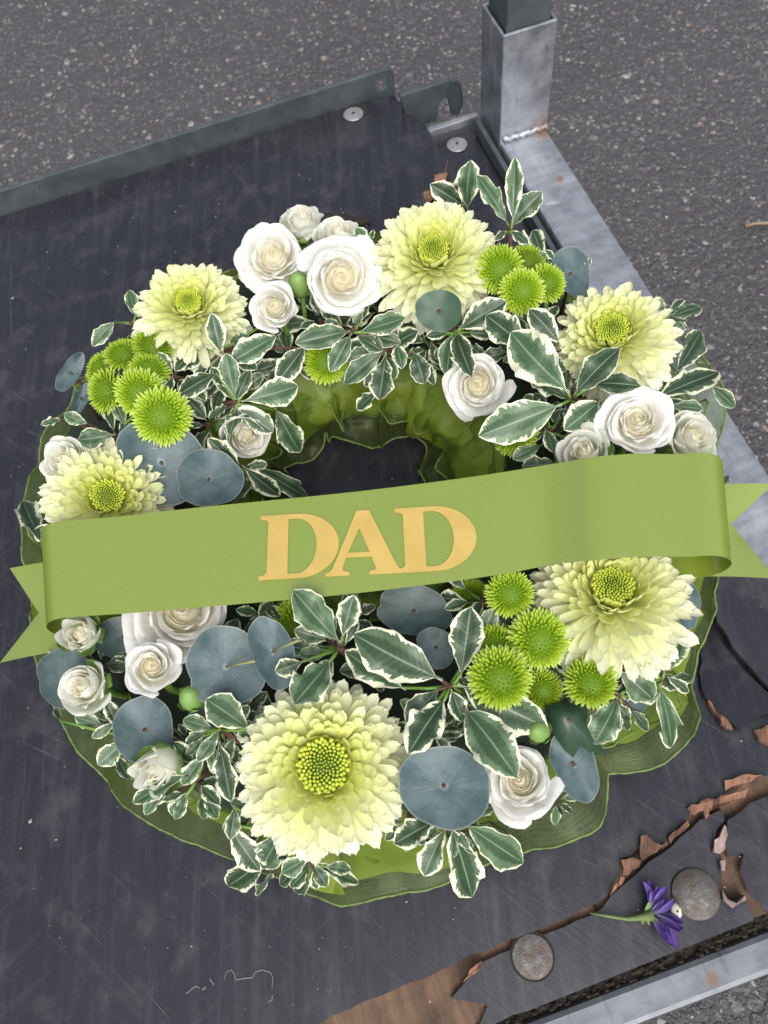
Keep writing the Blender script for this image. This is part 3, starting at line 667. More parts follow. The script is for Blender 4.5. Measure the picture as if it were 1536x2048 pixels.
def santini_mesh(seed):
    r = random.Random(seed); v, f, c = [], [], []; n = 200; g = math.pi * (3 - 5 ** .5)
    for i in range(n):
        t = (i + .5) / n; pol_ = R(6 + 104 * t ** .6); a = i * g + r.uniform(-.05, .05)
        rd = V((math.cos(a), math.sin(a), 0)); nn = rd * math.sin(pol_) + V((0, 0, 1)) * math.cos(pol_)
        base = V((nn.x * .60, nn.y * .60, nn.z * .40)); L = (.10 + .38 * min(1, t * 1.3)) * r.uniform(.88, 1.1); wd = .034 + .052 * t
        d = (nn * .9 + rd * (.25 * t) + V((0, 0, 1)) * (.45 * (1 - .5 * t)) + V((r.uniform(-.12, .12), r.uniform(-.12, .12), r.uniform(-.12, .12)))).normalized()
        x = d.cross(nn + V((.01, 0, .02))); x = x.normalized() if x.length > 1e-3 else V((-math.sin(a), math.cos(a), 0)); up = x.cross(d); b0 = len(v)
        for hz, q in ((0, .7), (.55, 1.0)):
            v += [base + d * (L * hz) - x * (wd * q) + up * wd * .5, base + d * (L * hz) - up * wd * .3, base + d * (L * hz) + x * (wd * q) + up * wd * .5]
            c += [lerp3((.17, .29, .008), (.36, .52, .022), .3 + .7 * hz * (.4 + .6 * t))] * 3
        v.append(base + d * L + up * wd * .3); c.append(lerp3((.34, .50, .02), (.64, .74, .20), t))
        f += [(b0, b0 + 1, b0 + 4, b0 + 3), (b0 + 1, b0 + 2, b0 + 5, b0 + 4), (b0 + 3, b0 + 4, b0 + 6), (b0 + 4, b0 + 5, b0 + 6)]
    vs_, fs, _ = grid(16, 6, lambda u, w_: (.62 * math.sin(w_ * 1.9) * math.cos(6.2832 * u), .62 * math.sin(w_ * 1.9) * math.sin(6.2832 * u), .42 * math.cos(w_ * 1.9)))
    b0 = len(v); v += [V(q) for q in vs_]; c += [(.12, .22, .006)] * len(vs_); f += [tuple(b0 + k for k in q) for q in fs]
    return mesh('button_petals', v, f, M_SANT, c, [(0, 0)] * len(v))
SANT = [santini_mesh(s) for s in (21, 22, 23)]
sr = random.Random(31)
def santini(px, py, diam, a, b, label, dz=.012):
    p = surf(px, py, dz); rad = diam * .5 * depth(p) / FPX; n = facing(p, a, b); fr = frame(n, sr.uniform(0, 6))
    t = thing('button_chrysanthemum', p, label, 'flower', 'lime green button chrysanthemums', fr)
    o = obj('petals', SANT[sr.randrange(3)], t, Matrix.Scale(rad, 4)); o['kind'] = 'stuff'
    inv = (Matrix.Translation(p) @ fr.to_4x4()).inverted(); stem_to(t, inv, p - n * rad * .05, foot(p), .0012, M_GSTEM)
BL = 'in the cluster above the two large blue-grey leaves'
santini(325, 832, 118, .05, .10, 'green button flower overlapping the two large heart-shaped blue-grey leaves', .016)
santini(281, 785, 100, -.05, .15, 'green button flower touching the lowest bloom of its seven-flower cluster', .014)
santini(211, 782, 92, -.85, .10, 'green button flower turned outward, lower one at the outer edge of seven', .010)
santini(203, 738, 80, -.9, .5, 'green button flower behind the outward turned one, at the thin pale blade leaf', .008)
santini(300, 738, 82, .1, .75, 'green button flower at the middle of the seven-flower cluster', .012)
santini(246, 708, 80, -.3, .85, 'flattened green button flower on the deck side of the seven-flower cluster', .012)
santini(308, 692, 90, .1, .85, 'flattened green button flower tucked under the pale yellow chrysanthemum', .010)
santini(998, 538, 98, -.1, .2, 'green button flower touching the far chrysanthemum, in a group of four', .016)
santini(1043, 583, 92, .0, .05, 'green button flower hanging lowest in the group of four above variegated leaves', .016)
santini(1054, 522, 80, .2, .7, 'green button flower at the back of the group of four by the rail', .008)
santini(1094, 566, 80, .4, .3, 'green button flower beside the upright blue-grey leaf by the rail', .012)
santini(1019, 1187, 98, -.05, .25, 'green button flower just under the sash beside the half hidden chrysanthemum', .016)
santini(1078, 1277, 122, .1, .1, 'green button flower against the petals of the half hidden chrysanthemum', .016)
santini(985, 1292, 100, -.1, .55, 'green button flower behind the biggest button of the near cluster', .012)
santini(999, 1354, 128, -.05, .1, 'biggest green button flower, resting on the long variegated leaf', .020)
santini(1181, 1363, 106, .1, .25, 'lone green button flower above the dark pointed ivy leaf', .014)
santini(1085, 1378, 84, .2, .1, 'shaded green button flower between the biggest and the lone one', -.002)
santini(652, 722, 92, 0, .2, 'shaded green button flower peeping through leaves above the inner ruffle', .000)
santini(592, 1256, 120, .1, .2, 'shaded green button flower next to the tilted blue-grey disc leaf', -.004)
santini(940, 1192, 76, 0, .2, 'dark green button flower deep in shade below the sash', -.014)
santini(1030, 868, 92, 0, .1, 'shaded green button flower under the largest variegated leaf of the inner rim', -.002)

def rose_meshes(op, n, seed, green=0.0):
    r = random.Random(seed); out = []
    for i in range(n):
        t = i / (n - 1); rho = .045 + (.16 + .66 * op) * t ** .92; zr = .50 - (.34 * op) * t ** 1.6 - (.06 if i % 2 else 0) + r.uniform(-.03, .03)
        ph = i * 2.40 + r.uniform(-.2, .2); half = 1.30 - .50 * t * (.4 + .6 * op); lip = (.03 + (.24 if i % 3 else .08) * t) * op; sp = .16; rp = r.uniform(0, 6); tl = r.uniform(-.03, .03)
        bz = -.32 + .06 * (1 - t)
        def f(u, v, rho=rho, zr=zr, ph=ph, half=half, lip=lip, rp=rp, t=t, tl=tl, bz=bz):
            s = 2 * u - 1; k = 1 - v
            wv = (.35 + .65 * math.sin(min(1, v * 1.5) * math.pi / 2)) * (1 - .25 * max(0, (v - .75) / .25) ** 2)
            P = [(.04, bz), (rho * .95 + .12, bz + .05), (rho * .98 + .02, zr * .75 - .02), (rho + lip, zr - .16 * t * op)]
            b_ = (k ** 3, 3 * k * k * v, 3 * k * v * v, v ** 3)
            rr = sum(w_ * p[0] for w_, p in zip(b_, P)) * (1 - (1 - min(1, .25 + t * 4.5)) * v); zz = sum(w_ * p[1] for w_, p in zip(b_, P))
            rr *= 1 + sp * s * (1 - .5 * t); rr += .034 * v ** 3 * math.sin(3.3 * s + rp) * (.4 + t)
            zz -= (.10 + .14 * t) * s * s * v * v; zz += .02 * v ** 2 * math.sin(5 * s + rp * 2) + tl * s * v
            if abs(s) < .2 and v > .95: zz += .0; rr += .018 * t
            a = ph + s * half * wv
            return (rr * math.cos(a), rr * math.sin(a), zz)
        vs_, fs, uv = grid(9, 7, f)
        ci = lerp3((.97, .93, .77), (.975, .965, .925), min(1, t * 1.9)); cb = lerp3((.88, .84, .62), (.80, .83, .62), t)
        if green: ci = lerp3(ci, (.66, .74, .44), green * t)
        cols = [lerp3(cb, ci, min(1, v * 1.8)) for u, v in uv]
        out.append(mesh('rose_petal', vs_, fs, M_ROSE, cols, uv))
    return out
ROSE = {'open': [rose_meshes(.86, 32, s) for s in (1, 2, 3)], 'mid': [rose_meshes(.62, 24, s) for s in (4, 5)], 'half': [rose_meshes(.50, 20, s, .25) for s in (6, 7)], 'bud': [rose_meshes(.22, 14, s, .3) for s in (8, 9)]}
RSC = {'open': .97, 'mid': .82, 'half': .72, 'bud': .56}
def sepal_mesh(rho, top):
    def f(u, v):
        sd_ = 2 * u - 1; r = .06 + (rho + .10) * math.sin(min(1, v * 1.5) * 1.45) + .05 * max(0, v - .8); wv = .16 * math.sin(math.pi * (.12 + .88 * v)) ** .8
        return (sd_ * wv, r + .03 - .02 * sd_ * sd_, -.40 + (top + .40) * v ** .9)
    v, fa, uv = grid(2, 7, f); return mesh('sepal', v, fa, M_CALYX)
SEPALS = {'open': sepal_mesh(.62, -.10), 'mid': sepal_mesh(.50, .0), 'half': sepal_mesh(.46, .06), 'bud': sepal_mesh(.28, .26)}; SEPAL = SEPALS['bud']
hv, hf, _ = grid(12, 5, lambda u, v: ((.02 + .16 * math.sin(v * 1.9)) * math.cos(6.2832 * u), (.02 + .16 * math.sin(v * 1.9)) * math.sin(6.2832 * u), -.62 + .38 * v)); HIP = mesh('calyx', hv, hf, M_CALYX)
CREVICE_FILL = {}  # cream domes added under the petals to brighten the dark rose crevices
for kd, hr, hz in (('open', .42, .20), ('mid', .34, .24), ('half', .30, .24), ('bud', .20, .28)):
    v, f, uv = grid(14, 6, lambda u, w_: (hr * math.sin(w_ * 1.57) * math.cos(6.2832 * u), hr * math.sin(w_ * 1.57) * math.sin(6.2832 * u), -.30 + (hz + .30) * math.cos(w_ * 1.57)))
    CREVICE_FILL[kd] = mesh('heart', v, f, M_ROSE, [(.95, .90, .70)] * len(v), uv)
rr_ = random.Random(77)
def rose(px, py, diam, a, b, kind, label, dz=.014, sepals=False):
    p = surf(px, py, dz); n = facing(p, a, b); rad = diam * .5 * depth(p) / FPX / RSC[kind]; fr = frame(n, rr_.uniform(0, 6))
    t = thing('white_rose', p, label, 'rose', 'white roses', fr); S = Matrix.Scale(rad, 4)
    for me in ROSE[kind][rr_.randrange(len(ROSE[kind]))]: obj('petal', me, t, S)
    obj('calyx', HIP, t, S); obj('heart', CREVICE_FILL[kind], t, S)  # heart: the added filler dome that lightens the rose centre
    if sepals or kind in ('half', 'bud'):
        for k in range(5): obj('sepal', SEPALS[kind], t, S @ Matrix.Rotation(k * 1.2566 + .3, 4, 'Z'))
    inv = (Matrix.Translation(p) @ fr.to_4x4()).inverted(); stem_to(t, inv, p - n * rad * .55, foot(p), .0018, M_GSTEM)
rose(546, 516, 156, -.12, .38, 'open', 'open white rose at the outer rim above the small cream rose', .016)
rose(682, 555, 172, .12, .02, 'open', 'largest open white rose of the group on the far rim', .020)
rose(550, 614, 108, -.15, .12, 'mid', 'small cream-hearted rose under the two big white ones', .016)
rose(603, 452, 112, .0, 1.1, 'half', 'white rose half hidden, at the very back of the far group', .010)
rose(680, 484, 130, .1, 1.0, 'half', 'white rose mostly hidden behind the largest open one', .010)
rose(955, 768, 140, -.12, -.02, 'open', 'white rose on the inner rim with a leaf across its top', .008)
rose(490, 868, 118, .25, -.35, 'half', 'white rose bud drooping into the ring under variegated leaves', .006)
rose(135, 922, 112, -.6, .35, 'half', 'white rose behind the chrysanthemum at the sash left end', .004)
rose(1274, 845, 158, .05, .32, 'open', 'open white rose above the sash by the galvanised rail', .018)
rose(1381, 876, 126, .55, .3, 'half', 'narrow white rose turned outward beside the open one over the sash', .010)
rose(1172, 908, 124, -.25, .4, 'half', 'small greenish white rose cut off by the sash upper edge', .008)
rose(362, 1222, 225, .0, .25, 'open', 'wide open white rose half under the sash', .006)
rose(165, 1268, 112, -.35, .05, 'bud', 'closed white rose bud below the curled left end of the sash', .006)
rose(303, 1334, 126, .0, .12, 'mid', 'round cream rose below the wide open one', .016)
rose(172, 1374, 124, -.6, .05, 'half', 'white rose facing outward beside the round cream rose', .010)
rose(325, 1532, 128, -.55, -.45, 'bud', 'white rosebud with green sepals hanging over the front left ruffle', .010, True)
rose(1040, 1562, 158, -.12, .18, 'open', 'white rose beside the round blue-grey leaf on the near rim', .008)
gb = random.Random(8)
for (x, y, d, lab) in ((600, 572, 52, 'small green rosebud between the two big white roses'), (384, 1398, 54, 'small green rosebud below the round cream rose'), (1078, 1462, 52, 'small green rosebud beside the near rim white rose')):
    p = surf(x, y, .008); rad = d * .5 * depth(p) / FPX; n = facing(p, gb.uniform(-.3, .3), gb.uniform(-.1, .5)); fr = frame(n); t = thing('green_rosebud', p, lab, 'rosebud', None, fr)
    v, f, uv = grid(14, 9, lambda u, v: (math.sin(v * 3.05) ** .9 * (1 - .25 * (1 - v)) * math.cos(6.2832 * u), math.sin(v * 3.05) ** .9 * (1 - .25 * (1 - v)) * math.sin(6.2832 * u), .25 + 1.35 * math.cos(v * 3.05))); obj('bud', mesh('bud', v, f, M_CALYX), t, Matrix.Scale(rad, 4))
    for k in range(5): obj('sepal', SEPAL, t, Matrix.Scale(rad * 2.3, 4) @ Matrix.Rotation(k * 1.2566, 4, 'Z'))
    inv = (Matrix.Translation(p) @ fr.to_4x4()).inverted(); stem_to(t, inv, p - n * rad, foot(p), .0014, M_GSTEM)

# ================================================================== PITTOSPORUM SPRIGS
def leaf_mesh(seed):
    r = random.Random(seed); fold = r.uniform(.10, .26); arch = r.uniform(.0, .17); twist = r.uniform(-.55, .55)
    wa = r.uniform(.07, .13) if seed % 2 else r.uniform(.15, .26); fr = r.uniform(3.2, 5.0); p1, p2 = r.uniform(0, 6), r.uniform(0, 6); wide = r.uniform(.52, .64); swerve = r.uniform(-.05, .05)
    def f(u, v):
        s = 2 * u - 1; k = max(0.0, (v - .07) / .93)
        w_ = .5 * (math.sin(math.pi * k ** (math.log(.5) / math.log(wide))) ** .72) if k > 0 else 0
        w_ = max(w_ if v < .999 else .0, .022)
        p = p1 if s > 0 else p2; ed = abs(s) ** 2.2
        w_ *= 1 + .07 * ed * math.sin(fr * 12 * v * .55 + p)
        z = fold * abs(s) * w_ * (1 - .25 * abs(s)) + arch * math.sin(math.pi * v) - .05 * v * v * 0 + wa * ed * math.sin(6.28 * fr * v * .62 + p) * math.sin(math.pi * min(1, k * 1.05)) + twist * s * w_ * (v - .3)
        return (s * w_ + swerve * math.sin(math.pi * v), v, z)
    v, fa, uv = grid(8, 13, f); return mesh('leaf', v, fa, M_LEAF, uvs=uv)
LEAF = [leaf_mesh(100 + s) for s in range(22)]
lr = random.Random(5)
def sprig(node, leaves, label, dz=.006, group='variegated pittosporum sprigs', stem=True, extra=9):
    p0 = surf(node[0], node[1], dz - .003); t = thing('pittosporum_sprig', p0, label, 'sprig', group)
    xr = random.Random(int(node[0] * 7 + node[1]))
    leaves = list(leaves)
    for j in range(extra):
        a = xr.uniform(0, 6.28); q = xr.uniform(38, 72); o_ = xr.uniform(8, 42); bx, by = node[0] + o_ * math.cos(a), node[1] + o_ * math.sin(a) * .8; a += xr.uniform(-.7, .7)
        leaves.append((bx, by, bx + q * math.cos(a), by + q * .85 * math.sin(a), xr.uniform(.42, .6), -.007, xr.uniform(-.010, .002)))
    for L in leaves:
        bx, by, tx, ty = L[:4]; wr = L[4] if len(L) > 4 else .44; db = L[5] if len(L) > 5 else 0; dt = L[6] if len(L) > 6 else .006
        b = surf(bx, by, dz + db); e = surf(tx, ty, dz + dt) if len(L) < 8 else at(tx, ty, L[7])
        if len(L) > 8: b = at(bx, by, L[8])
        d = e - b; ln = d.length; y = d / ln
        n = ((CAM - b).normalized() * .75 + V((0, 0, .35)) + V((lr.uniform(-.3, .3), lr.uniform(-.3, .3), lr.uniform(-.15, .15)))); n = (n - y * n.dot(y)).normalized(); x = y.cross(n); sl_ = min(ln, math.hypot(tx - bx, ty - by) * depth(b) / FPX * 1.1)
        obj('leaf', LEAF[lr.randrange(len(LEAF))], t, basis(b - p0, x * (sl_ * wr * .97), y * ln, n * (sl_ * .6)))
        if (b - p0).length > .004:
            v, f = tube([V((0, 0, -.001)), (b - p0) * .5 + V((0, 0, -.001)), b - p0 + y * (ln * .06)], [.0009, .0008, .0006], 5); obj('leaf_stalk', mesh('leaf_stalk', v, f, M_GSTEM if lr.random() < .5 else M_STEM), t)
    if stem:
        q = foot(p0) - p0; v, f = tube([V((0, 0, .001)), q * .5 + V((.002, .001, .004)), q], [.0012, .0014, .0016], 6); obj('stem', mesh('stem', v, f, M_STEM), t)
    return t
S = sprig
S((472, 806), [(471, 800, 452, 706, .46, 0, .010), (482, 803, 596, 772, .52, 0, .008), (474, 814, 546, 864, .55, 0, .012), (438, 744, 356, 790, .42), (550, 815, 600, 905, .48, -.006, 0), (470, 806, 500, 740, .4, -.006, -.004)], 'variegated sprig over the drooping white rose bud', .012)
S((440, 700), [(442, 708, 424, 626, .50, .006, .016), (560, 668, 462, 724, .46, .004, .006), (612, 690, 554, 766, .5), (400, 690, 350, 742, .5, -.006, -.004), (540, 640, 600, 612, .4, -.01, -.006)], 'variegated sprig leaning on the pale yellow chrysanthemum by the seven buttons', .010)
S((345, 750), [(346, 745, 316, 704, .52), (345, 750, 334, 790, .5), (372, 712, 420, 706, .45, -.006, -.002), (250, 852, 228, 800, .5, -.004, 0)], 'curled small variegated leaves beside the seven button flowers', .008)
S((262, 645), [(232, 642, 184, 692, .46, .0, .0, .045, .05), (272, 634, 258, 580, .46)], 'variegated sprig poking out over the bare dark board', .004, extra=0)
S((232, 872), [(232, 868, 156, 880, .60, .002, .004), (178, 848, 128, 828, .55), (124, 838, 82, 850, .42), (235, 880, 300, 860, .45, -.004, -.002)], 'variegated sprig above the white rose behind the left chrysanthemum', .006)
S((84, 1092), [(84, 1090, 46, 1002, .48, 0, 0, .03), (84, 1095, 120, 1050, .4, -.006, -.006)], 'curled variegated leaf beside the notched left tail of the sash', .002, extra=0)
S((480, 935), [(482, 938, 416, 876, .52, .0, .006), (484, 930, 560, 992, .42), (500, 930, 618, 1000, .26, -.006, -.01), (462, 1010, 500, 960, .5, -.006, -.006)], 'variegated sprig between the blue-grey pair and the ring opening', .004)
S((706, 662), [(700, 662, 590, 686, .46), (716, 665, 810, 636, .46), (703, 667, 660, 744, .46, 0, .008), (710, 668, 765, 702, .5, -.006, -.004), (690, 655, 640, 610, .4, -.012, -.01)], 'four-leaved variegated sprig below the largest white rose', .010)
S((771, 702), [(769, 701, 688, 767, .42), (772, 704, 758, 800, .56, 0, .004), (757, 782, 714, 820, .5, -.004, -.004), (792, 690, 804, 738, .6), (826, 702, 848, 768, .62, 0, .0), (846, 720, 868, 770, .5, -.006, -.006)], 'drooping variegated sprig above the inner organza folds', .006)
S((908, 662), [(904, 666, 892, 752, .5), (911, 666, 944, 754, .44, 0, .014), (916, 660, 1014, 602, .52), (896, 666, 852, 672, .5), (900, 650, 950, 640, .5, -.008, -.006), (860, 680, 880, 730, .45, -.012, -.012)], 'variegated sprig over the inner rim white rose', .010)
S((1056, 704), [(1058, 702, 972, 630, .56, 0, .004), (1122, 690, 1058, 618, .52, .002, .010), (1050, 715, 1000, 690, .5, -.006, -.006)], 'variegated leaf pair under the four green buttons', .012)
S((1142, 796), [(1139, 786, 1022, 664, .56, .002, .012), (1148, 790, 1240, 696, .48, .002, .018), (1124, 808, 957, 872, .48, .004, .010), (1202, 800, 1128, 860, .62, 0, 0), (1188, 766, 1282, 772, .46, .002, .012), (1140, 800, 1060, 760, .4, -.008, -.008)], 'big five-leaved variegated sprig on the rim by the rail', .012)
S((1100, 862), [(1090, 856, 1108, 906, .5), (1118, 926, 1044, 932, .5, -.004, -.004), (1150, 880, 1120, 900, .5), (1080, 850, 1060, 830, .5, -.006, -.006), (1160, 880, 1180, 840, .5, -.006, -.004)], 'small variegated leaves at the upper edge of the sash near the greenish rose', .000)
S((1318, 790), [(1308, 796, 1438, 744, .40, 0, .004), (1422, 770, 1470, 814, .44, 0, 0, .05), (1350, 748, 1402, 662, .50, 0, .004), (1338, 812, 1406, 818, .42, 0, 0), (1400, 845, 1424, 890, .55, -.004, -.002)], 'variegated sprig reaching over the galvanised side rail', .006)
S((1440, 966), [(1436, 972, 1458, 952, .5, 0, 0, .04)], 'tiny variegated leaf tip behind the sash right curl', -.004, extra=0)
S((1020, 462), [(1017, 450, 954, 350, .30, .030, .04, .118, .108), (1025, 446, 1030, 314, .30, .03, .04, .128, .108), (1022, 455, 1084, 384, .50, .03, .04, .115, .105), (1020, 462, 1056, 488, .56, .02, .02), (1012, 462, 990, 480, .5, .01, .01)], 'upright variegated shoot standing above the far rim', .026, extra=0)
S((932, 416), [(935, 420, 942, 320, .52, .0, .0, .10, .075), (930, 412, 860, 368, .52, 0, 0, .09, .075)], 'pale variegated pair of leaves behind the far chrysanthemum', .0, extra=0)
S((1082, 525), [(1098, 528, 1076, 504, .7), (1168, 540, 1182, 516, .5), (730, 486, 716, 462, .6) if False else (1110, 520, 1090, 500, .5)], 'leaf tips behind the four green buttons at the rail', .006)
S((728, 480), [(735, 490, 712, 456, .7, .006, .01), (490, 560, 478, 500, .3) if False else (742, 480, 748, 460, .5)], 'green leaf tip between the hidden rose and far chrysanthemum', .012, extra=0)
S((676, 1296), [(681, 1286, 586, 1180, .50, .002, .022), (684, 1276, 708, 1190, .52, 0, .014), (662, 1320, 588, 1408, .62, .006, .016), (608, 1322, 550, 1342, .70, .004, .006), (690, 1290, 716, 1240, .4, -.004, 0)], 'variegated sprig rising over the lower edge of the sash below the letters', .014)
S((900, 1372), [(885, 1360, 708, 1268, .50, .006, .008), (812, 1380, 690, 1302, .42, -.004, -.004), (921, 1356, 942, 1214, .50, .0, .006), (916, 1367, 1096, 1456, .44, .000, -.002), (928, 1416, 1034, 1556, .54, .0, .018), (892, 1396, 816, 1508, .54, .0, .010), (880, 1376, 812, 1444, .60, -.002, -.002), (902, 1378, 926, 1444, .62, 0, 0), (960, 1272, 990, 1216, .6, -.006, 0), (846, 1430, 800, 1400, .5, -.01, -.008)], 'large many-leaved variegated sprig between the big chrysanthemum and green buttons', .014)
S((905, 1640), [(872, 1640, 788, 1688, .56, 0, 0), (896, 1650, 848, 1752, .46, -.002, .004), (902, 1648, 944, 1794, .46, -.002, .006, .030), (928, 1646, 1046, 1726, .46, 0, .006, .036)], 'fan of four variegated leaves hanging over the front ruffle', .004)
S((556, 1672), [(532, 1716, 456, 1772, .62, 0, 0, .022), (564, 1668, 524, 1736, .70, 0, .0), (450, 1640, 520, 1742, .44, 0, 0), (548, 1742, 516, 1792, .6, -.002, 0, .015), (470, 1610, 460, 1680, .5)], 'dark crinkled variegated leaves left of the big chrysanthemum at the ruffle', .004)
S((620, 1718), [(618, 1716, 564, 1746, .62, 0, 0), (621, 1722, 592, 1786, .62, 0, 0, .02), (623, 1720, 718, 1766, .24, 0, 0, .022), (600, 1735, 560, 1770, .5, -.004, -.004)], 'small yellowish-edged sprig under the big chrysanthemum', .004)
S((440, 1458), [(505, 1462, 412, 1398, .62, .002, .008), (436, 1474, 462, 1604, .36, .0, .004), (440, 1456, 394, 1524, .40, .004, .008), (480, 1490, 500, 1440, .5, -.006, 0), (470, 1470, 440, 1540, .4, -.006, 0)], 'wavy variegated sprig left of the big chrysanthemum', .010)
S((392, 1560), [(376, 1546, 266, 1606, .30, .006, .006), (410, 1510, 364, 1570, .46, .004, .004), (410, 1590, 436, 1638, .5), (372, 1590, 350, 1640, .5), (330, 1572, 290, 1630, .34, 0, 0), (400, 1570, 440, 1610, .5)], 'curly variegated sprig around the hanging white rosebud', .008)
S((240, 1470), [(236, 1440, 184, 1476, .4), (252, 1478, 196, 1530, .62), (240, 1462, 212, 1400, .4), (120, 1442, 110, 1418, .6, 0, 0, .03), (230, 1510, 260, 1560, .4)], 'variegated leaves at the ruffle by the dark blue-grey leaf', .002)
S((100, 1322), [(112, 1300, 88, 1326, .6, 0, 0, .04), (100, 1330, 120, 1360, .5, -.006, -.006)], 'single variegated leaf under the left tail of the sash', .000, extra=0)
S((540, 1215), [(546, 1200, 518, 1236, .6), (530, 1210, 560, 1240, .5)], 'small variegated leaf peeping below the sash beside the wide white rose', -.002)
S((1326, 1362), [(1236, 1340, 1306, 1400, .62, 0, 0), (1326, 1350, 1368, 1258, .56, 0, .006), (1304, 1336, 1328, 1302, .7), (1318, 1368, 1342, 1496, .34, 0, 0, .030), (1333, 1352, 1378, 1384, .4, 0, 0)], 'variegated sprig on a reddish stem over the right ruffle', .002)
S((1238, 1392), [(1236, 1394, 1188, 1488, .58, 0, .004), (1225, 1400, 1260, 1440, .5, -.006, -.006)], 'cupped variegated leaf below the lone green button flower', .004)
S((965, 1200), [(966, 1200, 944, 1232, .6), (975, 1215, 990, 1170, .5, -.006, -.006), (870, 1260, 900, 1300, .5, -.012, -.012)], 'small variegated leaf between the sash and the near green buttons', .002)
t = S((1222, 1327), [], 'x', .004, None, False, 0); bpy.data.objects.remove(t)
# low sprigs filling the dark gaps
fl = random.Random(44)
for k, (x, y, lab) in enumerate([(640, 640, 'under the largest white rose'), (760, 620, 'behind the four-leaved sprig on the far rim'), (450, 760, 'beneath the sprig over the drooping bud'), (580, 720, 'above the inner organza near the drooping bud'), (860, 690, 'below the dark green round leaf'), (1080, 660, 'under the variegated leaf pair by the four buttons'), (1000, 640, 'behind the inner rim white rose'), (1160, 840, 'under the big five-leaved sprig'), (1240, 770, 'between the rail-side chrysanthemum and open rose'), (420, 850, 'beside the lowest of the seven buttons'), (150, 1090, 'under the curled left end of the sash'), (1330, 640, 'behind the rail-side chrysanthemum'), (760, 1330, 'under the longest variegated leaf below the letters'), (560, 1430, 'between the tilted disc leaf and big chrysanthemum'), (480, 1430, 'below the pale-stalked round leaf'), (860, 1460, 'right against the big chrysanthemum petals'), (1120, 1420, 'around the ivy leaf'), (1280, 1340, 'below the half hidden chrysanthemum'), (380, 1480, 'behind the hanging white rosebud'), (200, 1330, 'between the outward facing rose and the closed bud'), (440, 1300, 'under the wide white rose'), (1090, 1320, 'beneath the near green button cluster'), (960, 1440, 'above the near rim white rose'), (820, 1640, 'between the big chrysanthemum and front leaf fan'), (700, 1240, 'right under the letter A'), (1110, 1600, 'under the long blue-grey leaf over the ruffle'), (520, 1620, 'at the outer petals of the big chrysanthemum, ruffle side')]):
    ls = []
    for j in range(11):
        a = j * 2.4 + fl.uniform(-.4, .4); q = fl.uniform(42, 92); ls.append((x + 12 * math.cos(a), y + 10 * math.sin(a), x + q * math.cos(a), y + q * .8 * math.sin(a), fl.uniform(.4, .58), -.004, fl.uniform(-.010, .006)))
    S((x, y), ls, 'shaded low variegated sprig ' + lab, -.008, 'low sprigs in the shade between blooms', True, 0)

# ================================================================== EUCALYPTUS
def euc_mesh(seed, lob, mat):
    r = random.Random(seed); p = [r.uniform(0, 6) for _ in range(4)]
    def f(u, v):
        a = 6.2832 * u; rr = v * (1 + lob * math.cos(2 * a + p[0]) + .03 * math.sin(3 * a + p[1]) + .015 * math.sin(7 * a + p[2]) * v - .10 * math.exp(-((a - math.pi) / .22) ** 2))
        return (rr * math.cos(a), rr * math.sin(a), .16 * v * v + .085 * v ** 2 * math.sin(2 * a + p[3]) + .045 * v ** 3 * math.sin(5 * a + p[1]) - .03 * math.exp(-(v / .12) ** 2))
    v, fa, uv = grid(32, 7, f); me = mesh('disc_leaf', v, fa, mat, uvs=uv)
    return me
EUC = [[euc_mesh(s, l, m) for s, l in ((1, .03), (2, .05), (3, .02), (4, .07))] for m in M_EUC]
er = random.Random(9)
def euc(px, py, w_, h_, a, b, label, dz=.004, ang=0, tone=0.0, stalk=None):
    p = surf(px, py, dz); k = depth(p) / FPX * .5; n = facing(p, a, b)
    x = (CAM_R * math.cos(R(ang)) + CAM_U * math.sin(R(ang))); x = (x - n * x.dot(n)).normalized(); y = n.cross(x)
    t = thing('eucalyptus_leaf', p, label, 'leaf', 'round eucalyptus leaves')
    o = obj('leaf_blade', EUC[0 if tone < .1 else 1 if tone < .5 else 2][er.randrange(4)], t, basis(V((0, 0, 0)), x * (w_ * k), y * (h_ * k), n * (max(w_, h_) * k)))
    q = (surf(*stalk, dz + .014) - p) if stalk else foot(p) - p
    k2 = .55 if stalk else 1
    v, f = tube([n * .0008, q * .5 + n * (.002 if not stalk else .003), q], [.0009 * k2, .0010 * k2, .0012 * k2], 6); obj('leaf_stalk', mesh('leaf_stalk', v, f, M_ESTEM if stalk else M_STEM), t)
euc(322, 925, 172, 176, .0, .1, 'large blue-grey round leaf under the lowest button of the seven', .002)
euc(418, 958, 134, 118, .1, .2, 'large blue-grey leaf against the ring opening, beside its twin', .006, 15)
euc(140, 746, 36, 92, .0, .2, 'thin pale blue blade leaf sticking out past the wreath over the board', .0, -28)
euc(163, 798, 26, 76, .0, .2, 'pale blue blade leaf below the thin one sticking out', -.006, -20)
euc(1140, 548, 74, 118, .3, .5, 'upright blue-grey leaf between four green buttons and the rail', .004, 12)
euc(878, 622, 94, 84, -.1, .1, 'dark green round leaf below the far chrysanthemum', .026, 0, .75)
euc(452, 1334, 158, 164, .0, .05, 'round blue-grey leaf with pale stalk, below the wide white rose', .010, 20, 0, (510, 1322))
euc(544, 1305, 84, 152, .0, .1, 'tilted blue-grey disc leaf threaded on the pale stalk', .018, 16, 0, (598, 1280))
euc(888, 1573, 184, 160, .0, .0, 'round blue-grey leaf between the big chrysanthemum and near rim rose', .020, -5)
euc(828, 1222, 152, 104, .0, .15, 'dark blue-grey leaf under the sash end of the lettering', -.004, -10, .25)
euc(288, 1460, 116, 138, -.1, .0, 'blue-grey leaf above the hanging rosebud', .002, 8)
euc(132, 1356, 106, 122, -.3, .1, 'dark blue-grey leaf behind the outward facing white rose', -.002, 10, .3)
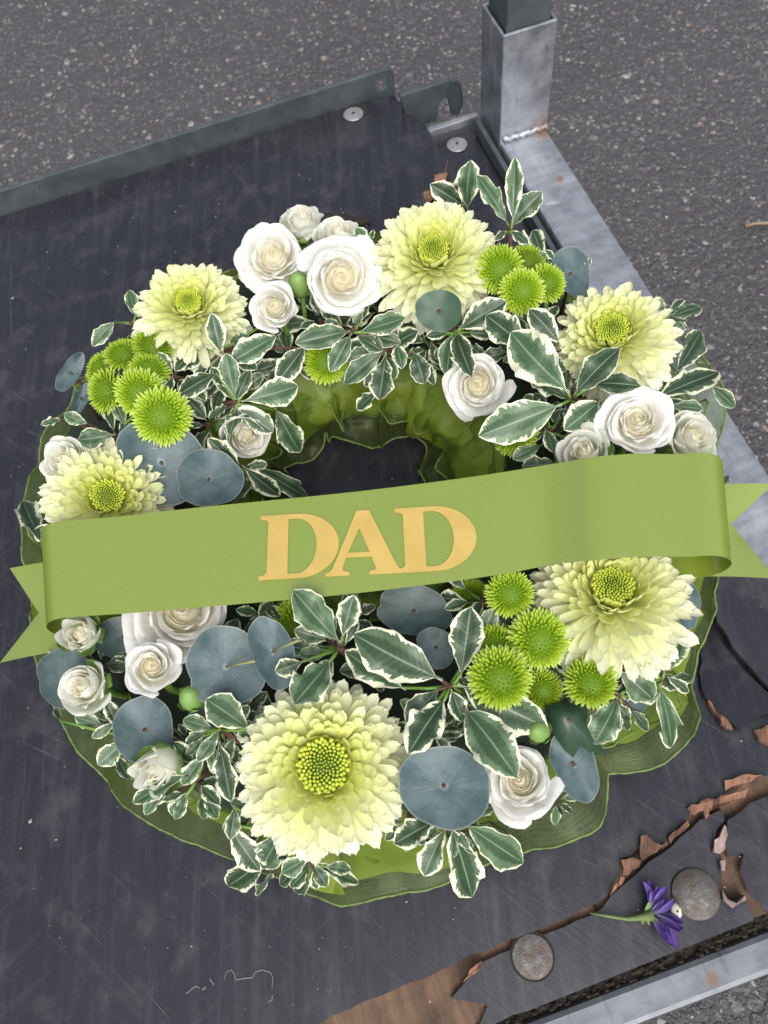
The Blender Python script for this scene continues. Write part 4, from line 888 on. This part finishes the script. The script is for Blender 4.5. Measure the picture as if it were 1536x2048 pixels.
euc(1148, 1530, 84, 150, .1, -.1, 'long blue-grey leaf pointing over the ruffle under the ivy', .000, 22)
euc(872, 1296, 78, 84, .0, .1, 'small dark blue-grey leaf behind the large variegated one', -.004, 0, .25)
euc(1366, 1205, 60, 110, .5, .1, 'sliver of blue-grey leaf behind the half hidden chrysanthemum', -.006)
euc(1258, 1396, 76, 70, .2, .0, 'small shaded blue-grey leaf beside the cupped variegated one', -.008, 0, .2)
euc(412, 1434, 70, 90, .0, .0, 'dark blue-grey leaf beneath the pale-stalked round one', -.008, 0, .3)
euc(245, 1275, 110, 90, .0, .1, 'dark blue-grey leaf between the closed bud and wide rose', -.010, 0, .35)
# ivy leaf
ip = surf(1140, 1452, .004); it = thing('ivy_leaf', ip, 'dark green pointed ivy leaf under the lone green button flower', 'leaf')
ipx = [(1092, 1412), (1130, 1402), (1176, 1418), (1172, 1446), (1216, 1512), (1186, 1508), (1160, 1492), (1146, 1516), (1128, 1500), (1108, 1470), (1092, 1440)]
iv = [surf(1138, 1440, .012) - ip] + [surf(x, y, .004) - ip for x, y in ipx]; n_ = len(ipx)
mid = [(iv[0] + q) / 2 + V((0, 0, .003)) for q in iv[1:]]; iv2 = iv + mid
fs_ = [(0, n_ + 1 + i, n_ + 1 + (i + 1) % n_) for i in range(n_)] + [(n_ + 1 + i, 1 + i, 1 + (i + 1) % n_, n_ + 1 + (i + 1) % n_) for i in range(n_)]
obj('leaf_blade', mesh('ivy_blade', iv2, fs_, M_IVY), it)
q = foot(ip) - ip; v, f = tube([iv[0], q * .5, q], .001, 5); obj('leaf_stalk', mesh('leaf_stalk', v, f, M_STEM), it)

# ================================================================== SASH
top = [((250, 1035), (270, 1222), .1015), ((400, 1017), (415, 1211), .1035), ((640, 993), (655, 1190), .1020), ((760, 977), (775, 1180), .1005), ((900, 958), (918, 1163), .0995), ((1000, 945), (1020, 1146), .0985), ((1080, 931), (1090, 1133), .0978), ((1135, 921), (1142, 1127), .1015), ((1180, 915), (1196, 1120), .1058), ((1260, 907), (1285, 1114), .1058), ((1340, 906), (1364, 1116), .1040)]
mids, wds = [], []
for a, b, h in top:
    A, B_ = at(*a, h), at(*b, h); mids.append((A + B_) / 2); wds.append((A - B_) / 2)
wl = sum(w_.length for w_ in wds) / len(wds); wds = [w_.normalized() * wl for w_ in wds]
def curl(p, d, wv, ext, rmax, n=10):          # roll the ribbon down and back under; ext = outermost point along d
    out = []; L = (ext - p).dot(d); rad = min(rmax, L * .8)
    nk = max(1, round((L - rad) / .012))
    for k in range(1, nk + 1): out.append((p + d * ((L - rad) * k / nk), wv))
    c = p + d * (L - rad)
    for k in range(1, n + 1):
        a = math.pi * 1.0 * k / n; out.append((c + d * (rad * math.sin(a)) + V((0, 0, -rad * (1 - math.cos(a)))), wv))
    e = out[-1][0]
    for k in range(1, 4): out.append((e - d * (.016 * k), wv))
    return out
dl = (mids[0] - mids[1]); dl.z = 0; dl.normalize(); dr = (mids[-1] - mids[-2]); dr.z = 0; dr.normalize()
left = curl(mids[0], dl, (at(92, 1078, .085) - at(104, 1275, .085)).normalized() * wl, at(96, 1180, .083), .018)
right = curl(mids[-1], dr, (at(1437, 910, .09) - at(1456, 1127, .09)).normalized() * wl, at(1447, 1018, .090), .013)
path = [x for x in reversed(left)] + list(zip(mids, wds)) + right
nl = len(left)
def cat(Pm, t):                          # Catmull-Rom through the path
    i = int(max(0, min(len(Pm) - 2, math.floor(t)))); f = t - i; p = [Pm[max(0, min(len(Pm) - 1, i + k))] for k in (-1, 0, 1, 2)]
    return ((p[1] * 2) + (p[2] - p[0]) * f + (p[0] * 2 - p[1] * 5 + p[2] * 4 - p[3]) * f * f + (p[1] * 3 - p[0] - p[2] * 3 + p[3]) * f ** 3) * .5
PM = [x[0] for x in path]; PW = [x[1] for x in path]
sash0 = cat(PM, nl + 4); sash = thing('sash', sash0, 'light green ribbon sash lettered in gold, stretched across the wreath', 'ribbon')
NS = (len(path) - 1) * 6
def f_sash(u, v):
    t = u * (len(path) - 1); return cat(PM, t) + cat(PW, t) * (1 - 2 * v) - sash0
v, f, uv = grid(NS, 8, f_sash); so_ = obj('band', mesh('band', v, f, M_SASH, uvs=uv), sash)
# swallow-tailed ends
def tail(c0, c1, c2, c3, notch):         # attached edge c0-c3, free corners c1-c2
    def f(u, v):
        a = c0.lerp(c1, u); b = c3.lerp(c2, u); p = a.lerp(b, v); k = 1 - abs(2 * v - 1)
        full = c1.lerp(c2, v); shift = (notch - (c1 + c2) / 2) * k; p = p + shift * u
        return p + V((0, 0, .0015 * math.sin(u * 3))) - sash0
    v, f_, uv = grid(12, 8, f); o = obj('tail', mesh('tail', v, f_, M_SASH, uvs=uv), sash)
tail(at(150, 1118, .056), at(20, 1137, .050), at(0, 1326, .050), at(160, 1296, .056), at(78, 1226, .052))
tail(at(1375, 975, .066), at(1548, 967, .052), at(1552, 1158, .052), at(1372, 1153, .066), at(1462, 1048, .055))
# gold letters, laid on the band
PX0 = at(520, 1166, .1005); PX1 = at(934, 1138, .1); PY1 = at(524, 1036, .1015)
ex = (PX1 - PX0); Lw = ex.length; ex.normalize(); ey = PY1 - PX0; Hh = ey.length; ey = (ey - ex * ey.dot(ex) * .35).normalized()
def band_z(p):                            # height of the band at p (nearest path point)
    best = min((((cat(PM, nl + k * .05) - p).dot(ex)) ** 2, k) for k in range(0, (len(mids) - 1) * 20)); return cat(PM, nl + best[1] * .05).z
def arc2(cx, cy, rx, ry, a0, a1, n=14): return [(cx + rx * math.cos(R(a0 + (a1 - a0) * k / n)), cy + ry * math.sin(R(a0 + (a1 - a0) * k / n))) for k in range(n + 1)]
Dout = [(0, 0), (0, .06), (.08, .075), (.115, .11), (.115, .89), (.08, .925), (0, .94), (0, 1)] + [(.30, 1)] + arc2(.56, .5, .58, .5, 90, -90, 20) + [(.30, 0)]
Dhole = [(.41, .075), (.41, .925)] + arc2(.53, .5, .29, .425, 90, -90, 16)
Aout = [(0, 0), (0, .055), (.055, .065), (.10, .12), (.44, 1.0), (.62, 1.0), (.98, .12), (1.02, .07), (1.09, .055), (1.09, 0), (.60, 0), (.60, .055), (.68, .07), (.69, .10), (.635, .27), (.285, .27), (.235, .12), (.24, .075), (.33, .055), (.33, 0)]
Ahole = [(.315, .345), (.61, .345), (.475, .72)]
def letter(outl, hole, s0, wscale, dy=0.0):
    vs_, fs, be = fill2d(outl, [hole]); out = []
    for q in vs_:
        p = PX0 + ex * (Lw * s0 + q.x * Hh * wscale) + ey * ((q.y + dy) * Hh); p.z = band_z(p) + .0004; out.append(p - sash0)
    n = len(out); o2 = [p + V((0, 0, .00012)) for p in out]
    o = obj('letter', mesh('letter', out + o2, [f[::-1] for f in fs] + [tuple(i + n for i in f) for f in fs] + [(a, b, b + n, a + n) for a, b in be], M_GOLD, smooth=False), sash); fix_normals(o.data); return o
letter(Dout, Dhole, .0, 1.0)['label'] = 'gold letter D opening the word'
letter(Aout, Ahole, .325, 1.02)['label'] = 'gold letter A'
letter(Dout, Dhole, .668, 1.0)['label'] = 'gold letter D closing the word'

# ================================================================== FALLEN PURPLE FLOWER AND LITTER
M_PURP = m_petal('purple_petal', .15, .5)
fp = at(1312, 1832, .003); fl_ = thing('fallen_daisy', fp, 'wilted purple daisy with green stalk lying by the domed bolt', 'flower')
PP = [petal_mesh('daisy_petal', .24, 1.5, .12 * (k - 1), .6, (.50, .46, .62), (.20, .13, .42), (.11, .06, .29), M_PURP, seed=60 + k, narrow=.3) for k in range(3)]
dr_ = random.Random(12)
for k, (tx, ty) in enumerate(((1288, 1760), (1300, 1757), (1313, 1764), (1326, 1778), (1338, 1772), (1340, 1790), (1352, 1800), (1372, 1858), (1366, 1842), (1362, 1866), (1358, 1902), (1352, 1888), (1344, 1878), (1334, 1866), (1372, 1850), (1330, 1800), (1294, 1768), (1307, 1774), (1320, 1790), (1346, 1812), (1368, 1874), (1350, 1896), (1340, 1884), (1356, 1850), (1332, 1768), (1312, 1786))):
    b = at(1308 + dr_.uniform(-4, 6), 1826 + (ty - 1830) * .1, .004); e = at(tx, ty, dr_.uniform(.0015, .014)); d = (e - b) * .96; L = d.length; y = d / L; n = V((dr_.uniform(-.6, .6), dr_.uniform(-.6, .6), 1)); n = (n - y * n.dot(y)).normalized()
    obj('petal', PP[k % 3], fl_, basis(b - fp, y.cross(n) * L * 1.0, y * L, n * L))
sp_ = [at(1180, 1826, .002), at(1215, 1832, .003), at(1255, 1838, .004), at(1285, 1834, .005), at(1305, 1830, .005)]
v, f = tube([q - fp for q in sp_], [.0004, .0007, .0009, .0016, .0028], 8); obj('stalk', mesh('stalk', v, f, m_plain('wilted_stalk', (.115, .16, .055), .6)), fl_)
for tx, ty in ((1302, 1800), (1296, 1812), (1300, 1852), (1284, 1850), (1318, 1842)):
    b = at(1290, 1832, .005); e = at(tx, ty, .006); d = e - b; y = d.normalized(); n = V((0, 0, 1)); x = y.cross(n).normalized()
    obj('sepal', petal_mesh('daisy_sepal', .3, .3, .1, .4, (.2, .3, .08), (.2, .3, .08), (.25, .32, .12), M_PURP, 2, 4), fl_, basis(b - fp, x * d.length, y * d.length, n * d.length))
cp = at(1352, 1822, .006); v, f, _ = grid(8, 5, lambda u, w_: (.0022 * math.sin(.2 + w_ * 2.8) * math.cos(6.2832 * u) * 1.1, .0034 * math.sin(.2 + w_ * 2.8) * math.sin(6.2832 * u) + .0006 * math.sin(w_ * 6), .0028 * math.cos(.2 + w_ * 2.8)))
tag(obj('petal_crumb', mesh('petal_crumb', v, f, m_plain('cream_crumb', (.62, .60, .48))), None, Matrix.Translation(cp)), 'small cream crumb caught between purple daisy petals and domed bolt', 'crumb')
def twig(pts, r, label, z):
    ps = [at(x, y, z) for x, y in pts]; v, f = tube([p - ps[0] for p in ps], r, 6); tag(obj('twig', mesh('twig', v, f, m_plain('dry_twig', (.20, .155, .095))), None, Matrix.Translation(ps[0])), label, 'twig')
twig([(1490, 452), (1510, 447), (1536, 446), (1560, 448)], .0017, 'pale dry twig lying on the asphalt beyond the side rail', GZ + .002)

# ------------------------------------------------------------------ marks and specks on the board
M_CHALK = m_plain('chalky_scuff', (.13, .13, .145), .8, .4, 400)
def mark(pxs, w_):
    ps = [at(x, y, .0004) for x, y in pxs]; v, f = [], []
    for i, p in enumerate(ps):
        d = ps[min(i + 1, len(ps) - 1)] - ps[max(0, i - 1)]; n = V((-d.y, d.x, 0)).normalized() * (w_ * (.5 + .5 * math.sin(3.14 * (i + .5) / len(ps)))); v += [p - n, p + n]
        if i: f.append((2 * i - 2, 2 * i - 1, 2 * i + 1, 2 * i))
    tpart('scuff_mark', (v, f), M_CHALK)
mark([(448, 1960), (453, 1944), (462, 1940), (469, 1948), (471, 1960), (486, 1957), (505, 1955), (511, 1944), (524, 1940), (540, 1944), (546, 1956), (544, 1976)], .00028)
mark([(545, 1990), (544, 2000), (536, 2004)], .00028); mark([(372, 1988), (384, 1978), (392, 1972), (400, 1976)], .0003); mark([(405, 1980), (412, 1974)], .0004); mark([(420, 1958), (428, 1970)], .00035)
mr = random.Random(91)
for _ in range(26):
    x, y = mr.uniform(-60, 900), mr.uniform(300, 2030); a = mr.choice((1.35, 1.5, .35, -.3, .9)) + mr.uniform(-.1, .1); L = mr.uniform(20, 130); c = mr.uniform(-.1, .1)
    p = at(x, y); 
    if (p.xy - RC).length < .215 or p.y > .52 or p.x > .13 or at(x + L * math.cos(a), y + L * math.sin(a)).y > .52 or p.y < -.02: continue
    mark([(x + L * k / 6 * math.cos(a + c * k / 6), y + L * k / 6 * math.sin(a + c * k / 6)) for k in range(7)], mr.uniform(.00007, .00014))
v, f = [], []
for _ in range(420):
    x, y = mr.uniform(-.45, .17), mr.uniform(-.05, .53); q = mr.uniform(.0002, .0006) * (1 + (mr.random() > .96) * 1.2); b0 = len(v)
    if x > .10 and y > .44: continue
    for k in range(4): v.append((x + q * math.cos(k * 1.57 + x * 50) * mr.uniform(.5, 1.6), y + q * math.sin(k * 1.57 + x * 50), .0003))
    v.append((x, y, .0003 + q * .7)); f += [(b0 + k, b0 + (k + 1) % 4, b0 + 4) for k in range(4)]
o = tpart('grit_specks', (v, f), m_plain('pale_speck', (.26, .24, .21))); o['kind'] = 'stuff'
